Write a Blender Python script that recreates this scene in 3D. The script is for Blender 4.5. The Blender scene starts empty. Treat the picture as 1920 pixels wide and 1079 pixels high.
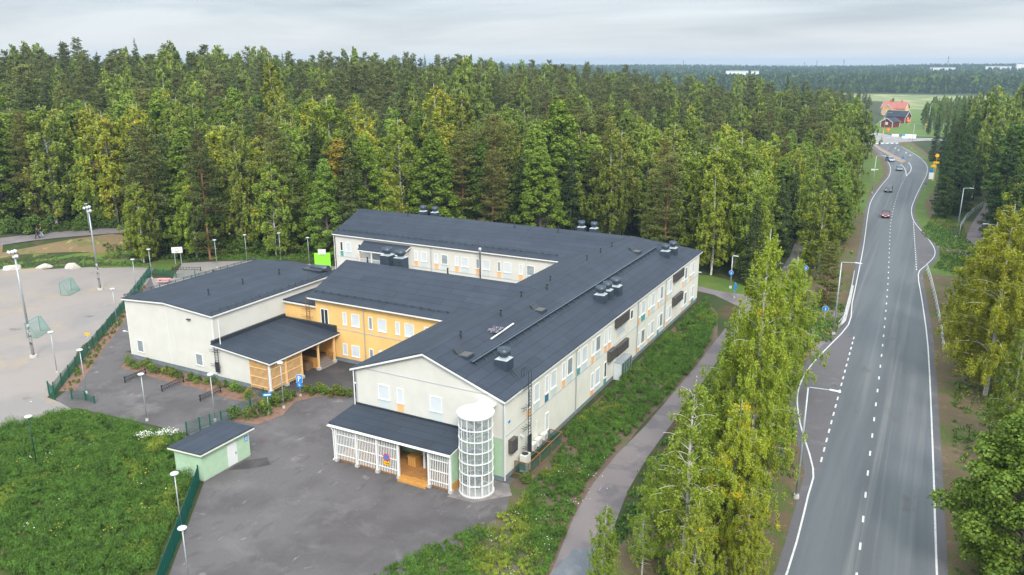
import bpy, bmesh, math, random
import numpy as np
from mathutils import Vector, Matrix
R=math.radians
rng=np.random.default_rng(7); random.seed(7)
S=bpy.context.scene; C=S.collection

# ------------------------------------------------------------------ camera, sky, sun, exposure
CAM=(28.67,-52.94,34.0)
cd=bpy.data.cameras.new('camera'); cam=bpy.data.objects.new('camera',cd); C.objects.link(cam)
cam.location=CAM; cam.rotation_euler=(R(90-15.7),0,R(27.8))
cd.sensor_width=36; cd.lens=1493/1920*36; cd.clip_start=0.5; cd.clip_end=9000
S.camera=cam
SUN_EL=R(40); SUN_AZ=R(142)   # azimuth clockwise from +Y: light comes from behind the camera
sd=bpy.data.lights.new('sun','SUN'); sd.energy=2.3; sd.angle=R(14); sd.color=(1,.95,.87)
so=bpy.data.objects.new('sun',sd); C.objects.link(so)
so.rotation_euler=(math.pi/2-SUN_EL,0,math.pi-SUN_AZ)
W=bpy.data.worlds.new('World'); S.world=W; W.use_nodes=True
wt=W.node_tree; wn=wt.nodes; wl=wt.links
for n in list(wn): wn.remove(n)
def N(t,typ,**k):
    n=t.nodes.new(typ)
    for a,b in k.items():
        if a=='i':
            for s,v in b.items(): n.inputs[s].default_value=v
        else: setattr(n,a,b)
    return n
sky=N(wt,'ShaderNodeTexSky',sky_type='NISHITA',sun_disc=False,sun_elevation=SUN_EL,sun_rotation=SUN_AZ)
sky.air_density=1.0; sky.dust_density=1.5
tc=N(wt,'ShaderNodeTexCoord'); sp=N(wt,'ShaderNodeSeparateXYZ'); wl.new(tc.outputs['Generated'],sp.inputs[0])
ad=N(wt,'ShaderNodeMath',operation='MAXIMUM',i={1:0.0}); wl.new(sp.outputs['Z'],ad.inputs[0])
a2=N(wt,'ShaderNodeMath',operation='ADD',i={1:0.09}); wl.new(ad.outputs[0],a2.inputs[0])
dv=N(wt,'ShaderNodeVectorMath',operation='DIVIDE'); cb=N(wt,'ShaderNodeCombineXYZ',i={2:1.0})
wl.new(a2.outputs[0],cb.inputs[0]); wl.new(a2.outputs[0],cb.inputs[1])
wl.new(tc.outputs['Generated'],dv.inputs[0]); wl.new(cb.outputs[0],dv.inputs[1])
mpw=N(wt,'ShaderNodeMapping',i={'Rotation':(0,0,R(-20)),'Scale':(0.30,0.42,0.0)}); wl.new(dv.outputs[0],mpw.inputs[0])
nz=N(wt,'ShaderNodeTexNoise',i={'Scale':1.0,'Detail':7,'Roughness':0.52,'Distortion':0.3}); wl.new(mpw.outputs[0],nz.inputs['Vector'])
cr=N(wt,'ShaderNodeValToRGB'); wl.new(nz.outputs['Fac'],cr.inputs[0])
e=cr.color_ramp.elements
e[0].position=.38; e[0].color=(4.2,4.75,5.25,1)
e[1].position=.60; e[1].color=(6.6,7.1,7.4,1)
# a paler band low over the horizon, as under a real cloud deck
hz=N(wt,'ShaderNodeMapRange',i={1:0.0,2:0.055,3:0.85,4:0.0}); wl.new(sp.outputs['Z'],hz.inputs[0])
mh=N(wt,'ShaderNodeMix',data_type='RGBA',i={7:(7.6,7.5,7.3,1)}); wl.new(hz.outputs[0],mh.inputs[0]); wl.new(cr.outputs[0],mh.inputs[6])
zr=N(wt,'ShaderNodeMapRange',i={1:0.05,2:0.75,3:1.0,4:3.6}); wl.new(sp.outputs['Z'],zr.inputs[0])   # overcast: zenith far brighter than horizon
mz=N(wt,'ShaderNodeMix',data_type='RGBA',blend_type='MULTIPLY',i={0:1.0}); wl.new(mh.outputs[2],mz.inputs[6]); wl.new(zr.outputs[0],mz.inputs[7])
mx=N(wt,'ShaderNodeMix',data_type='RGBA',i={0:.9}); wl.new(sky.outputs[0],mx.inputs[6]); wl.new(mz.outputs[2],mx.inputs[7])
bg=N(wt,'ShaderNodeBackground',i={'Strength':0.1}); wl.new(mx.outputs[2],bg.inputs[0])
ow=N(wt,'ShaderNodeOutputWorld'); wl.new(bg.outputs[0],ow.inputs[0])
S.view_settings.view_transform='Standard'; S.view_settings.look='None'
S.view_settings.exposure=0.35; S.view_settings.gamma=1
S.cycles.max_bounces=6; S.cycles.diffuse_bounces=2; S.cycles.transparent_max_bounces=12
S.cycles.volume_bounces=0

# ------------------------------------------------------------------ materials
MATS={}
def mat(name,col=(.5,.5,.5),rough=.7,var=0.0,scale=2.0,metal=0.0,spec=.3,bump=0.0,bscale=20,detail=4,col2=None,stretch=(1,1,1),ramp=(.35,.65),stripe=None):
    """principled surface; var = brightness noise, col2 = second colour by noise, stripe=(axis,scale,depth) cladding grooves"""
    m=bpy.data.materials.new(name); m.use_nodes=True; t=m.node_tree; p=t.nodes['Principled BSDF']; L=t.links
    p.inputs['Roughness'].default_value=rough; p.inputs['Metallic'].default_value=metal
    p.inputs['Specular IOR Level'].default_value=spec
    p.inputs['Base Color'].default_value=(*col,1)
    co=N(t,'ShaderNodeTexCoord'); mp=N(t,'ShaderNodeMapping',i={'Scale':stretch}); L.new(co.outputs['Object'],mp.inputs[0])
    out=None
    if col2 is not None or var>0:
        nn=N(t,'ShaderNodeTexNoise',i={'Scale':scale,'Detail':detail,'Roughness':.6}); L.new(mp.outputs[0],nn.inputs['Vector'])
        rp=N(t,'ShaderNodeMapRange',i={1:ramp[0],2:ramp[1]}); L.new(nn.outputs['Fac'],rp.inputs[0])
        mm=N(t,'ShaderNodeMix',data_type='RGBA'); L.new(rp.outputs[0],mm.inputs[0])
        c2=col2 if col2 is not None else tuple(c*(1-var) for c in col)
        c1=col if col2 is not None else tuple(min(1,c*(1+var*.6)) for c in col)
        mm.inputs[6].default_value=(*c1,1); mm.inputs[7].default_value=(*c2,1)
        out=mm.outputs[2]
    if stripe:
        ax,sc,dep=stripe
        wv=N(t,'ShaderNodeTexWave',wave_type='BANDS',bands_direction=ax,wave_profile='SIN',i={'Scale':sc,'Distortion':0,'Detail':0}); L.new(co.outputs['Object'],wv.inputs['Vector'])
        rr=N(t,'ShaderNodeMapRange',i={1:0.0,2:.12,3:1-dep,4:1.0}); L.new(wv.outputs['Fac'],rr.inputs[0])
        ml=N(t,'ShaderNodeMix',data_type='RGBA',blend_type='MULTIPLY',i={0:1.0})
        if out: L.new(out,ml.inputs[6])
        else: ml.inputs[6].default_value=(*col,1)
        L.new(rr.outputs[0],ml.inputs[7]); out=ml.outputs[2]
    if out: L.new(out,p.inputs['Base Color'])
    if bump>0:
        nb=N(t,'ShaderNodeTexNoise',i={'Scale':bscale,'Detail':5}); L.new(co.outputs['Object'],nb.inputs['Vector'])
        bm=N(t,'ShaderNodeBump',i={'Strength':bump,'Distance':.05}); L.new(nb.outputs['Fac'],bm.inputs['Height']); L.new(bm.outputs[0],p.inputs['Normal'])
    MATS[name]=m; return m
def roofmat(name,swap):
    m=mat(name,(.040,.050,.067),.75,var=.1,scale=.5,spec=.18)
    t=m.node_tree; L=t.links; p=t.nodes['Principled BSDF']
    co=N(t,'ShaderNodeTexCoord'); mp=N(t,'ShaderNodeMapping',i={'Rotation':(0,0,R(90) if swap else 0)}); L.new(co.outputs['Object'],mp.inputs[0])
    br=N(t,'ShaderNodeTexBrick',i={'Color1':(1,1,1,1),'Color2':(.84,.84,.85,1),'Mortar':(.38,.38,.42,1),'Scale':1.0,'Mortar Size':.024,'Brick Width':6.3,'Row Height':.98,'Mortar Smooth':.3}); br.offset=.37
    L.new(mp.outputs[0],br.inputs['Vector'])
    src=p.inputs['Base Color'].links[0].from_socket
    sn=N(t,'ShaderNodeTexNoise',i={'Scale':60,'Detail':2}); L.new(co.outputs['Object'],sn.inputs['Vector'])
    sr=N(t,'ShaderNodeMapRange',i={1:.3,2:.7,3:.86,4:1.14}); L.new(sn.outputs['Fac'],sr.inputs[0])
    m1=N(t,'ShaderNodeMix',data_type='RGBA',blend_type='MULTIPLY',i={0:1.0}); L.new(src,m1.inputs[6]); L.new(br.outputs[0],m1.inputs[7])
    m2=N(t,'ShaderNodeMix',data_type='RGBA',blend_type='MULTIPLY',i={0:1.0}); L.new(m1.outputs[2],m2.inputs[6]); L.new(sr.outputs[0],m2.inputs[7])
    L.new(m2.outputs[2],p.inputs['Base Color']); return m
def groundmat(name,layers,rough=.9,bump=.3,bscale=6,spec=.2,fine=0.15,fscale=9.0,crack=0.0):
    """layers: base colour then (colour, noise scale, lo, hi, seed[, stretch])"""
    m=bpy.data.materials.new(name); m.use_nodes=True; t=m.node_tree; L=t.links; p=t.nodes['Principled BSDF']
    p.inputs['Roughness'].default_value=rough; p.inputs['Specular IOR Level'].default_value=spec
    co=N(t,'ShaderNodeTexCoord'); cur=None; base=layers[0]
    for ly in layers[1:]:
        col,sc,lo,hi,seed=ly[:5]; st=ly[5] if len(ly)>5 else (1,1,1)
        mp=N(t,'ShaderNodeMapping',i={'Location':(seed*3.7,seed*1.3,seed),'Scale':st}); L.new(co.outputs['Object'],mp.inputs[0])
        nn=N(t,'ShaderNodeTexNoise',i={'Scale':sc,'Detail':6,'Roughness':.62,'Distortion':.3}); L.new(mp.outputs[0],nn.inputs['Vector'])
        rp=N(t,'ShaderNodeMapRange',i={1:lo,2:hi}); L.new(nn.outputs['Fac'],rp.inputs[0])
        mm=N(t,'ShaderNodeMix',data_type='RGBA'); L.new(rp.outputs[0],mm.inputs[0])
        if cur is None: mm.inputs[6].default_value=(*base,1)
        else: L.new(cur,mm.inputs[6])
        mm.inputs[7].default_value=(*col,1); cur=mm.outputs[2]
    fn=N(t,'ShaderNodeTexNoise',i={'Scale':fscale,'Detail':5,'Roughness':.7}); L.new(co.outputs['Object'],fn.inputs['Vector'])
    fr=N(t,'ShaderNodeMapRange',i={1:.3,2:.7,3:1-fine,4:1+fine}); L.new(fn.outputs['Fac'],fr.inputs[0])
    ml=N(t,'ShaderNodeMix',data_type='RGBA',blend_type='MULTIPLY',i={0:1.0}); L.new(cur,ml.inputs[6]); L.new(fr.outputs[0],ml.inputs[7])
    if crack:
        wn_=N(t,'ShaderNodeTexNoise',i={'Scale':.5,'Detail':3}); L.new(co.outputs['Object'],wn_.inputs['Vector'])
        wm=N(t,'ShaderNodeMix',data_type='VECTOR',i={0:.12}); L.new(co.outputs['Object'],wm.inputs[4]); L.new(wn_.outputs['Color'],wm.inputs[5])
        vo=N(t,'ShaderNodeTexVoronoi',feature='DISTANCE_TO_EDGE',i={'Scale':crack}); L.new(wm.outputs[1],vo.inputs['Vector'])
        vr=N(t,'ShaderNodeMapRange',i={1:0.002,2:.007,3:.72,4:1.0}); L.new(vo.outputs['Distance'],vr.inputs[0])
        m5=N(t,'ShaderNodeMix',data_type='RGBA',blend_type='MULTIPLY',i={0:1.0}); L.new(ml.outputs[2],m5.inputs[6]); L.new(vr.outputs[0],m5.inputs[7]); ml=m5
    L.new(ml.outputs[2],p.inputs['Base Color'])
    if bump>0:
        nb=N(t,'ShaderNodeTexNoise',i={'Scale':bscale,'Detail':6}); L.new(co.outputs['Object'],nb.inputs['Vector'])
        bm=N(t,'ShaderNodeBump',i={'Strength':bump,'Distance':.08}); L.new(nb.outputs['Fac'],bm.inputs['Height']); L.new(bm.outputs[0],p.inputs['Normal'])
    MATS[name]=m; return m
def leafmat(name,c1,c2,cy,ythr=.62,yscale=.35,transl=.3,var=.25,clump=0.0):
    """foliage: colour varies by leaf, by clump and by tree; cy = autumn colour in patches"""
    m=bpy.data.materials.new(name); m.use_nodes=True; t=m.node_tree; L=t.links
    for n in list(t.nodes): t.nodes.remove(n)
    ge=N(t,'ShaderNodeNewGeometry'); oi=N(t,'ShaderNodeObjectInfo'); co=N(t,'ShaderNodeTexCoord')
    mm=N(t,'ShaderNodeMix',data_type='RGBA',i={6:(*c1,1),7:(*c2,1)}); L.new(ge.outputs['Random Per Island'],mm.inputs[0])
    # clump brightness
    off=N(t,'ShaderNodeVectorMath',operation='ADD'); sc=N(t,'ShaderNodeMath',operation='MULTIPLY',i={1:57.0}); L.new(oi.outputs['Random'],sc.inputs[0])
    L.new(co.outputs['Object'],off.inputs[0]); L.new(sc.outputs[0],off.inputs[1])
    nn=N(t,'ShaderNodeTexNoise',i={'Scale':yscale,'Detail':3,'Roughness':.6}); L.new(off.outputs[0],nn.inputs['Vector'])
    # autumn patches: threshold shifts with the tree
    ad=N(t,'ShaderNodeMath',operation='MULTIPLY',i={1:.16}); L.new(oi.outputs['Random'],ad.inputs[0])
    s2=N(t,'ShaderNodeMath',operation='ADD'); L.new(nn.outputs['Fac'],s2.inputs[0]); L.new(ad.outputs[0],s2.inputs[1])
    s3=N(t,'ShaderNodeMath',operation='ADD'); L.new(s2.outputs[0],s3.inputs[0])
    li=N(t,'ShaderNodeMath',operation='MULTIPLY',i={1:.12}); L.new(ge.outputs['Random Per Island'],li.inputs[0]); L.new(li.outputs[0],s3.inputs[1])
    rp=N(t,'ShaderNodeMapRange',i={1:ythr+.12,2:ythr+.2}); L.new(s3.outputs[0],rp.inputs[0])
    m2=N(t,'ShaderNodeMix',data_type='RGBA',i={7:(*cy,1)}); L.new(rp.outputs[0],m2.inputs[0]); L.new(mm.outputs[2],m2.inputs[6])
    if clump:
        cn=N(t,'ShaderNodeTexNoise',i={'Scale':clump,'Detail':3,'Roughness':.7}); L.new(co.outputs['Object'],cn.inputs['Vector'])
        cr2=N(t,'ShaderNodeMapRange',i={1:.36,2:.64,3:.62,4:1.38}); L.new(cn.outputs['Fac'],cr2.inputs[0])
        mc=N(t,'ShaderNodeMix',data_type='RGBA',blend_type='MULTIPLY',i={0:1.0}); L.new(m2.outputs[2],mc.inputs[6]); L.new(cr2.outputs[0],mc.inputs[7]); m2=mc
    # per tree brightness x object colour
    vr=N(t,'ShaderNodeMapRange',i={1:0,2:1,3:1-var,4:1+var}); L.new(oi.outputs['Random'],vr.inputs[0])
    m3=N(t,'ShaderNodeMix',data_type='RGBA',blend_type='MULTIPLY',i={0:1.0}); L.new(m2.outputs[2],m3.inputs[6]); L.new(vr.outputs[0],m3.inputs[7])
    m4=N(t,'ShaderNodeMix',data_type='RGBA',blend_type='MULTIPLY',i={0:1.0}); L.new(m3.outputs[2],m4.inputs[6]); L.new(oi.outputs['Color'],m4.inputs[7])
    d=N(t,'ShaderNodeBsdfDiffuse'); L.new(m4.outputs[2],d.inputs[0])
    tr=N(t,'ShaderNodeBsdfTranslucent'); L.new(m4.outputs[2],tr.inputs[0])
    gl=N(t,'ShaderNodeBsdfGlossy',i={'Roughness':.55,'Color':(.5,.5,.5,1)})
    x1=N(t,'ShaderNodeMixShader',i={0:transl}); L.new(d.outputs[0],x1.inputs[1]); L.new(tr.outputs[0],x1.inputs[2])
    x2=N(t,'ShaderNodeMixShader',i={0:.035}); L.new(x1.outputs[0],x2.inputs[1]); L.new(gl.outputs[0],x2.inputs[2])
    o=N(t,'ShaderNodeOutputMaterial'); L.new(x2.outputs[0],o.inputs[0]); MATS[name]=m; return m
def glassmat(name,tint,alpha,rough=.15):
    m=bpy.data.materials.new(name); m.use_nodes=True; t=m.node_tree; p=t.nodes['Principled BSDF']
    p.inputs['Base Color'].default_value=(*tint,1); p.inputs['Alpha'].default_value=alpha; p.inputs['Roughness'].default_value=rough
    MATS[name]=m; return m
def alphanet(name,col,scale,width,rot=0):
    """knotted net: real cords and real holes through a sheet"""
    m=mat(name,col,.6); t=m.node_tree; L=t.links; p=t.nodes['Principled BSDF']
    uv=N(t,'ShaderNodeUVMap'); sp=N(t,'ShaderNodeSeparateXYZ'); L.new(uv.outputs[0],sp.inputs[0]); outs=[]
    for k in (0,1):
        a=N(t,'ShaderNodeMath',operation='MULTIPLY',i={1:scale[k]}); L.new(sp.outputs[k],a.inputs[0])
        f=N(t,'ShaderNodeMath',operation='FRACT'); L.new(a.outputs[0],f.inputs[0])
        l=N(t,'ShaderNodeMath',operation='LESS_THAN',i={1:width[k]}); L.new(f.outputs[0],l.inputs[0]); outs.append(l)
    mxm=N(t,'ShaderNodeMath',operation='MAXIMUM'); L.new(outs[0].outputs[0],mxm.inputs[0]); L.new(outs[1].outputs[0],mxm.inputs[1])
    L.new(mxm.outputs[0],p.inputs['Alpha']); return m

white=mat('white_paint',(.74,.74,.72),.5,var=.05)
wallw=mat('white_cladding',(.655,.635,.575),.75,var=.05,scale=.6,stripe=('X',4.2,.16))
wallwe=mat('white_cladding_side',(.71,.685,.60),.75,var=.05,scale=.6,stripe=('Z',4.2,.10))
wally=mat('yellow_cladding',(.82,.52,.19),.75,var=.06,scale=.6,stripe=('X',4.2,.14))
green_cl=mat('green_cladding',(.37,.53,.35),.75,var=.05,stripe=('Z',.001,.0))
green_bd=mat('green_board',(.37,.53,.35),.75,var=.08,scale=1.2,stripe=('Y',4.0,.18))
plinth_m=mat('plinth_grey',(.18,.22,.24),.85,var=.15)
trim_m=mat('trim_grey',(.42,.44,.45),.6)
roof_y=roofmat('roof_felt_along',True); roof_x=roofmat('roof_felt_across',False)
dark_m=mat('dark_metal',(.035,.042,.052),.45,var=.2,metal=.2,spec=.5)
slate_m=mat('slate_metal',(.055,.075,.10),.4,var=.15,metal=.3,spec=.5)
brown_m=mat('brown_louvre',(.085,.077,.070),.6,stripe=('Z',3.0,.45))
frame_w=mat('window_frame_white',(.78,.78,.76),.4)
blind=mat('closed_blind',(.60,.64,.66),.35,var=.06,scale=.8,stripe=('Z',6.0,.06))
glassd=mat('dark_glass',(.035,.04,.045),.08,spec=.8)
gl_mid=mat('grey_glass',(.30,.34,.36),.12,spec=.8,var=.2,scale=1)
p_pale=mat('pale_panel',(.56,.61,.60),.6); p_or=mat('orange_panel',(.86,.46,.20),.6)
p_teal=mat('teal_panel',(.09,.33,.32),.6); p_blue=mat('blue_panel',(.04,.16,.27),.6)
p_peach=mat('peach_panel',(.83,.50,.24),.65)
wood_o=mat('amber_wood',(.52,.26,.065),.65,var=.2,scale=3,stretch=(1,6,6))
wood_l=mat('pale_painted_wood',(.86,.55,.26),.6,var=.06)
conc=mat('concrete',(.48,.46,.43),.85,var=.15,scale=6)
galv=mat('galvanised_steel',(.42,.46,.48),.45,metal=.4,var=.08,scale=3)
lampw=mat('lamp_head_white',(.58,.61,.64),.35)
gfen=mat('green_fence_paint',(.01,.10,.07),.5)
rust=mat('rusty_rail',(.25,.12,.05),.7,var=.3,scale=5)
sign_b=mat('sign_blue',(.01,.20,.60),.4); sign_w=mat('sign_white',(.8,.8,.8),.4); sign_r=mat('sign_red',(.65,.03,.04),.4); sign_y=mat('sign_yellow',(.85,.45,.01),.4)
black_m=mat('black_plastic',(.02,.02,.022),.5)
sil=mat('grey_print',(.33,.38,.44),.6)
glass_t=glassmat('clear_panel',(.60,.65,.67),.22,.15)
glass_g=glassmat('green_glass',(.10,.17,.14),.75,.1)

# ------------------------------------------------------------------ helpers
def link(o): C.objects.link(o); return o
def tag(o,label=None,cat=None,group=None,kind=None):
    if label: o['label']=label
    if cat: o['category']=cat
    if group: o['group']=group
    if kind: o['kind']=kind
    return o
def thing(name,label,cat,loc=(0,0,0),rz=0,group=None):
    o=bpy.data.objects.new(name,None); link(o); o.empty_display_size=.5
    o.location=loc; o.rotation_euler=(0,0,rz); return tag(o,label,cat,group)
class MB:
    def __init__(s): s.v=[]; s.f=[]
    def add(s,vs,fs):
        n=len(s.v); s.v+= [tuple(map(float,v)) for v in vs]; s.f+=[tuple(i+n for i in f) for f in fs]; return s
    def box(s,x0,x1,y0,y1,z0,z1):
        return s.add([(x0,y0,z0),(x1,y0,z0),(x1,y1,z0),(x0,y1,z0),(x0,y0,z1),(x1,y0,z1),(x1,y1,z1),(x0,y1,z1)],
            [(0,3,2,1),(4,5,6,7),(0,1,5,4),(1,2,6,5),(2,3,7,6),(3,0,4,7)])
    def beam(s,p,q,w,h,up=(0,0,1)):
        p=Vector(p); q=Vector(q); d=(q-p).normalized(); u=Vector(up); a=d.cross(u)
        if a.length<1e-4: a=d.cross(Vector((1,0,0)))
        a.normalize(); b=a.cross(d).normalized(); a*=w/2; b*=h/2
        return s.add([p-a-b,p+a-b,p+a+b,p-a+b,q-a-b,q+a-b,q+a+b,q-a+b],[(0,1,2,3),(7,6,5,4),(0,4,5,1),(1,5,6,2),(2,6,7,3),(3,7,4,0)])
    def cyl(s,p,q,r0,r1=None,n=10,cap=True):
        r1=r0 if r1 is None else r1
        p=Vector(p); q=Vector(q); d=(q-p).normalized(); a=d.cross(Vector((0,0,1)))
        if a.length<1e-3: a=Vector((1,0,0))
        a.normalize(); b=d.cross(a); vs=[]
        for c,r in ((p,r0),(q,r1)):
            for i in range(n):
                t=2*math.pi*i/n; vs.append(c+(a*math.cos(t)+b*math.sin(t))*r)
        fs=[(i,(i+1)%n,n+(i+1)%n,n+i) for i in range(n)]
        if cap: fs+=[tuple(reversed(range(n))),tuple(range(n,2*n))]
        return s.add(vs,fs)
    def tube(s,pts,rad,n=5):
        for i in range(len(pts)-1):
            r0=rad[i] if hasattr(rad,'__len__') else rad; r1=rad[i+1] if hasattr(rad,'__len__') else rad
            s.cyl(pts[i],pts[i+1],r0,r1,n,False)
        return s
    def prism(s,pts,z0,z1):
        n=len(pts); vs=[(p[0],p[1],z0) for p in pts]+[(p[0],p[1],z1) for p in pts]
        return s.add(vs,[tuple(reversed(range(n))),tuple(range(n,2*n))]+[(i,(i+1)%n,n+(i+1)%n,n+i) for i in range(n)])
    def slab(s,pts,t):  # 3-D polygon given thickness downwards
        n=len(pts); vs=[tuple(p) for p in pts]+[(p[0],p[1],p[2]-t) for p in pts]
        return s.add(vs,[tuple(range(n)),tuple(reversed(range(n,2*n)))]+[(i,n+i,n+(i+1)%n,(i+1)%n) for i in range(n)])
    def lathe(s,prof,n=16,c=(0,0)):
        vs=[]
        for r,z in prof:
            for i in range(n):
                t=2*math.pi*i/n; vs.append((c[0]+r*math.cos(t),c[1]+r*math.sin(t),z))
        fs=[(k*n+i,k*n+(i+1)%n,(k+1)*n+(i+1)%n,(k+1)*n+i) for k in range(len(prof)-1) for i in range(n)]
        fs+=[tuple(reversed(range(n))),tuple(range((len(prof)-1)*n,len(prof)*n))]
        return s.add(vs,fs)
    def build(s,name,m,parent=None,loc=None,world=False,smooth=False,bevel=0,label=None,mats=None):
        v=s.v
        if world and parent is not None:
            r=parent
            off=Vector(r.location)
            if r.parent is not None: off=off+Vector(r.parent.location)
            v=[(a[0]-off.x,a[1]-off.y,a[2]-off.z) for a in v]
        me=bpy.data.meshes.new(name); me.from_pydata(v,[],s.f); me.update()
        b=bmesh.new(); b.from_mesh(me); bmesh.ops.recalc_face_normals(b,faces=b.faces)
        if smooth:
            for f in b.faces: f.smooth=len(f.verts)<6
        b.to_mesh(me); b.free()
        o=bpy.data.objects.new(name,me); link(o); me.materials.append(m)
        if parent is not None: o.parent=parent
        if loc is not None: o.location=loc
        if label: o['label']=label
        if bevel:
            bv=o.modifiers.new('bevel','BEVEL'); bv.width=bevel; bv.segments=2; bv.limit_method='ANGLE'
        return o
def copy_tree(o,loc=None,rz=None,scale=None,label=None,parent=None,group=None):
    c=o.copy(); C.objects.link(c)
    if parent is not None: c.parent=parent
    if loc is not None: c.location=loc
    if rz is not None: c.rotation_euler=(0,0,rz)
    if scale is not None: c.scale=scale
    if label: c['label']=label
    if group: c['group']=group
    for ch in list(o.children): 
        k=ch.copy(); C.objects.link(k); k.parent=c
        for g in ch.children:
            q=g.copy(); C.objects.link(q); q.parent=k
    return c
def smooth01(t): t=np.clip(t,0,1); return t*t*(3-2*t)
def hfun(x,y):
    x=np.asarray(x,float); y=np.asarray(y,float)
    s=-.5*(x+95)+.87*(y-42)
    bank=2.8*smooth01((s+7)/11)*smooth01((-x-93)/12)
    hill=13.2*smooth01((s-14)/150)*np.clip((-x-5)/230,0,1)
    hr=7*smooth01((x-42)/50)*smooth01((y-60)/100)
    r=np.hypot(x-CAM[0],y-CAM[1])
    far=smooth01((r-1060)/1900)*(14.5+3*np.sin(x/310.)+1.5*np.sin(x/127.+1))
    dec=1-smooth01((r-520)/350)
    return bank*dec+hill*dec+hr*dec+far
def pick(px,py,it=25):
    """ground point seen at a photo pixel (marching down onto the terrain)"""
    F=1493.; P=R(15.7); Y=R(27.8)
    f=np.array([-math.sin(Y)*math.cos(P),math.cos(Y)*math.cos(P),-math.sin(P)]); r=np.array([math.cos(Y),math.sin(Y),0]); u=np.cross(r,f)
    d=f*F+r*(px-960)-u*(py-539.5); z=0.
    for _ in range(it):
        t=(z-CAM[2])/d[2]; q=(CAM[0]+d[0]*t,CAM[1]+d[1]*t); z=.5*z+.5*float(hfun(*q))
    return q[0],q[1],float(hfun(*q))
def npobj(name,V,F,m,parent=None,smooth=False,mats=None,midx=None):
    me=bpy.data.meshes.new(name); me.from_pydata(V,[],F)
    for k in (mats or [m]): me.materials.append(k)
    if midx is not None: me.polygons.foreach_set('material_index',midx)
    if smooth: me.polygons.foreach_set('use_smooth',[True]*len(me.polygons))
    me.update(); o=bpy.data.objects.new(name,me)
    if parent is not None: o.parent=parent
    return o

# ------------------------------------------------------------------ ground
def axis(a,b,fine,lo,hi):
    inner=np.arange(a,b+.1,fine); l=-np.geomspace(1,abs(lo-a)+1,22)[1:][::-1]+1+a; r=np.geomspace(1,hi-b+1,22)[1:]-1+b
    return np.concatenate([l,inner,r])
xs=axis(-340,130,4,-3600,3600); ys=axis(-90,520,4,-900,5200)
X,Y=np.meshgrid(xs,ys); Z=hfun(X,Y)
V=np.stack([X,Y,Z],-1).reshape(-1,3); nx=len(xs); ny=len(ys)
I=(np.arange(ny-1)[:,None]*nx+np.arange(nx-1)[None]).ravel()
F=np.stack([I,I+1,I+nx+1,I+nx],-1)
g_forest=groundmat('forest_floor',[(.040,.052,.016),((.085,.055,.03),.25,.5,.62,1),((.03,.05,.014),.08,.45,.6,2),((.075,.085,.022),.6,.6,.72,3)],fine=.35)
tag(link(npobj('ground',V.tolist(),F.tolist(),g_forest,smooth=True)),kind='structure')
def sheet(name,pts,z,m,kind='structure',drape=False,step=2.0,label=None,cat=None):
    """flat ground sheet; with drape it is cut into cells that follow the terrain"""
    me=bpy.data.meshes.new(name); b=bmesh.new(); vs=[b.verts.new((p[0],p[1],0)) for p in pts]; f=b.faces.new(vs)
    if drape:
        bmesh.ops.triangulate(b,faces=b.faces[:])
        xs_=[p[0] for p in pts]; ys_=[p[1] for p in pts]
        for ax,lo,hi in ((0,min(xs_),max(xs_)),(1,min(ys_),max(ys_))):
            c=math.floor(lo/4)*4
            while c<hi:
                for q in (c,c+2):
                    no=(1,0,0) if ax==0 else (0,1,0); co=(q,0,0) if ax==0 else (0,q,0)
                    bmesh.ops.bisect_plane(b,geom=b.verts[:]+b.edges[:]+b.faces[:],plane_co=co,plane_no=no)
                c+=4
    for v in b.verts: v.co.z=z+(float(hfun(v.co.x,v.co.y)) if drape else 0)
    bmesh.ops.recalc_face_normals(b,faces=b.faces[:])
    if b.faces[0].normal.z<0: bmesh.ops.reverse_faces(b,faces=b.faces[:])
    b.to_mesh(me); b.free(); me.materials.append(m); o=link(bpy.data.objects.new(name,me)); return tag(o,label,cat,None,kind)
def wob(pts,amp=.35,n=6,close=True,seed=1):
    """irregular natural edge along a polygon"""
    r=random.Random(seed); out=[]
    for i,p in enumerate(pts):
        q=pts[(i+1)%len(pts)]
        if not close and i==len(pts)-1: out.append(p); break
        L=math.hypot(q[0]-p[0],q[1]-p[1]); k=max(1,min(n,int(L/2.5)))
        for j in range(k):
            t=j/k; a=amp if j else 0; out.append((p[0]+(q[0]-p[0])*t+r.uniform(-a,a),p[1]+(q[1]-p[1])*t+r.uniform(-a,a)))
    return out
gravel=groundmat('gravel_surface',[(.255,.222,.200),((.215,.195,.185),.10,.45,.6,1),((.30,.235,.17),.16,.55,.7,2),((.13,.105,.08),.22,.66,.76,5)],fine=.10,fscale=12)
asph_y=groundmat('yard_asphalt',[(.108,.098,.098),((.078,.070,.069),.10,.48,.62,3),((.135,.122,.120),.3,.52,.70,4),((.27,.24,.22),1.6,.66,.74,7,(1,.3,1)),((.21,.185,.175),.35,.64,.72,9),((.085,.076,.075),.9,.56,.66,12,(1,.4,1))],fine=.14,fscale=14)
asph_p=groundmat('path_asphalt',[(.175,.148,.145),((.13,.115,.118),.3,.5,.6,3),((.25,.22,.20),.5,.62,.75,4)],fine=.10,fscale=16)
asph_d=groundmat('dark_asphalt',[(.055,.05,.052),((.08,.072,.07),.3,.5,.65,2)],fine=.12)
grass=groundmat('short_grass',[(.075,.125,.022),((.115,.135,.03),.3,.5,.62,1),((.14,.105,.055),.45,.62,.72,2)],fine=.35,fscale=8)
soil=groundmat('bare_soil',[(.12,.085,.06),((.075,.09,.03),.4,.5,.62,1),((.17,.13,.095),.8,.6,.7,2)],fine=.3)
verge_m=groundmat('verge_litter',[(.115,.085,.048),((.075,.095,.025),.35,.5,.6,1),((.16,.115,.075),1.2,.55,.7,2)],fine=.35)
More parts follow.
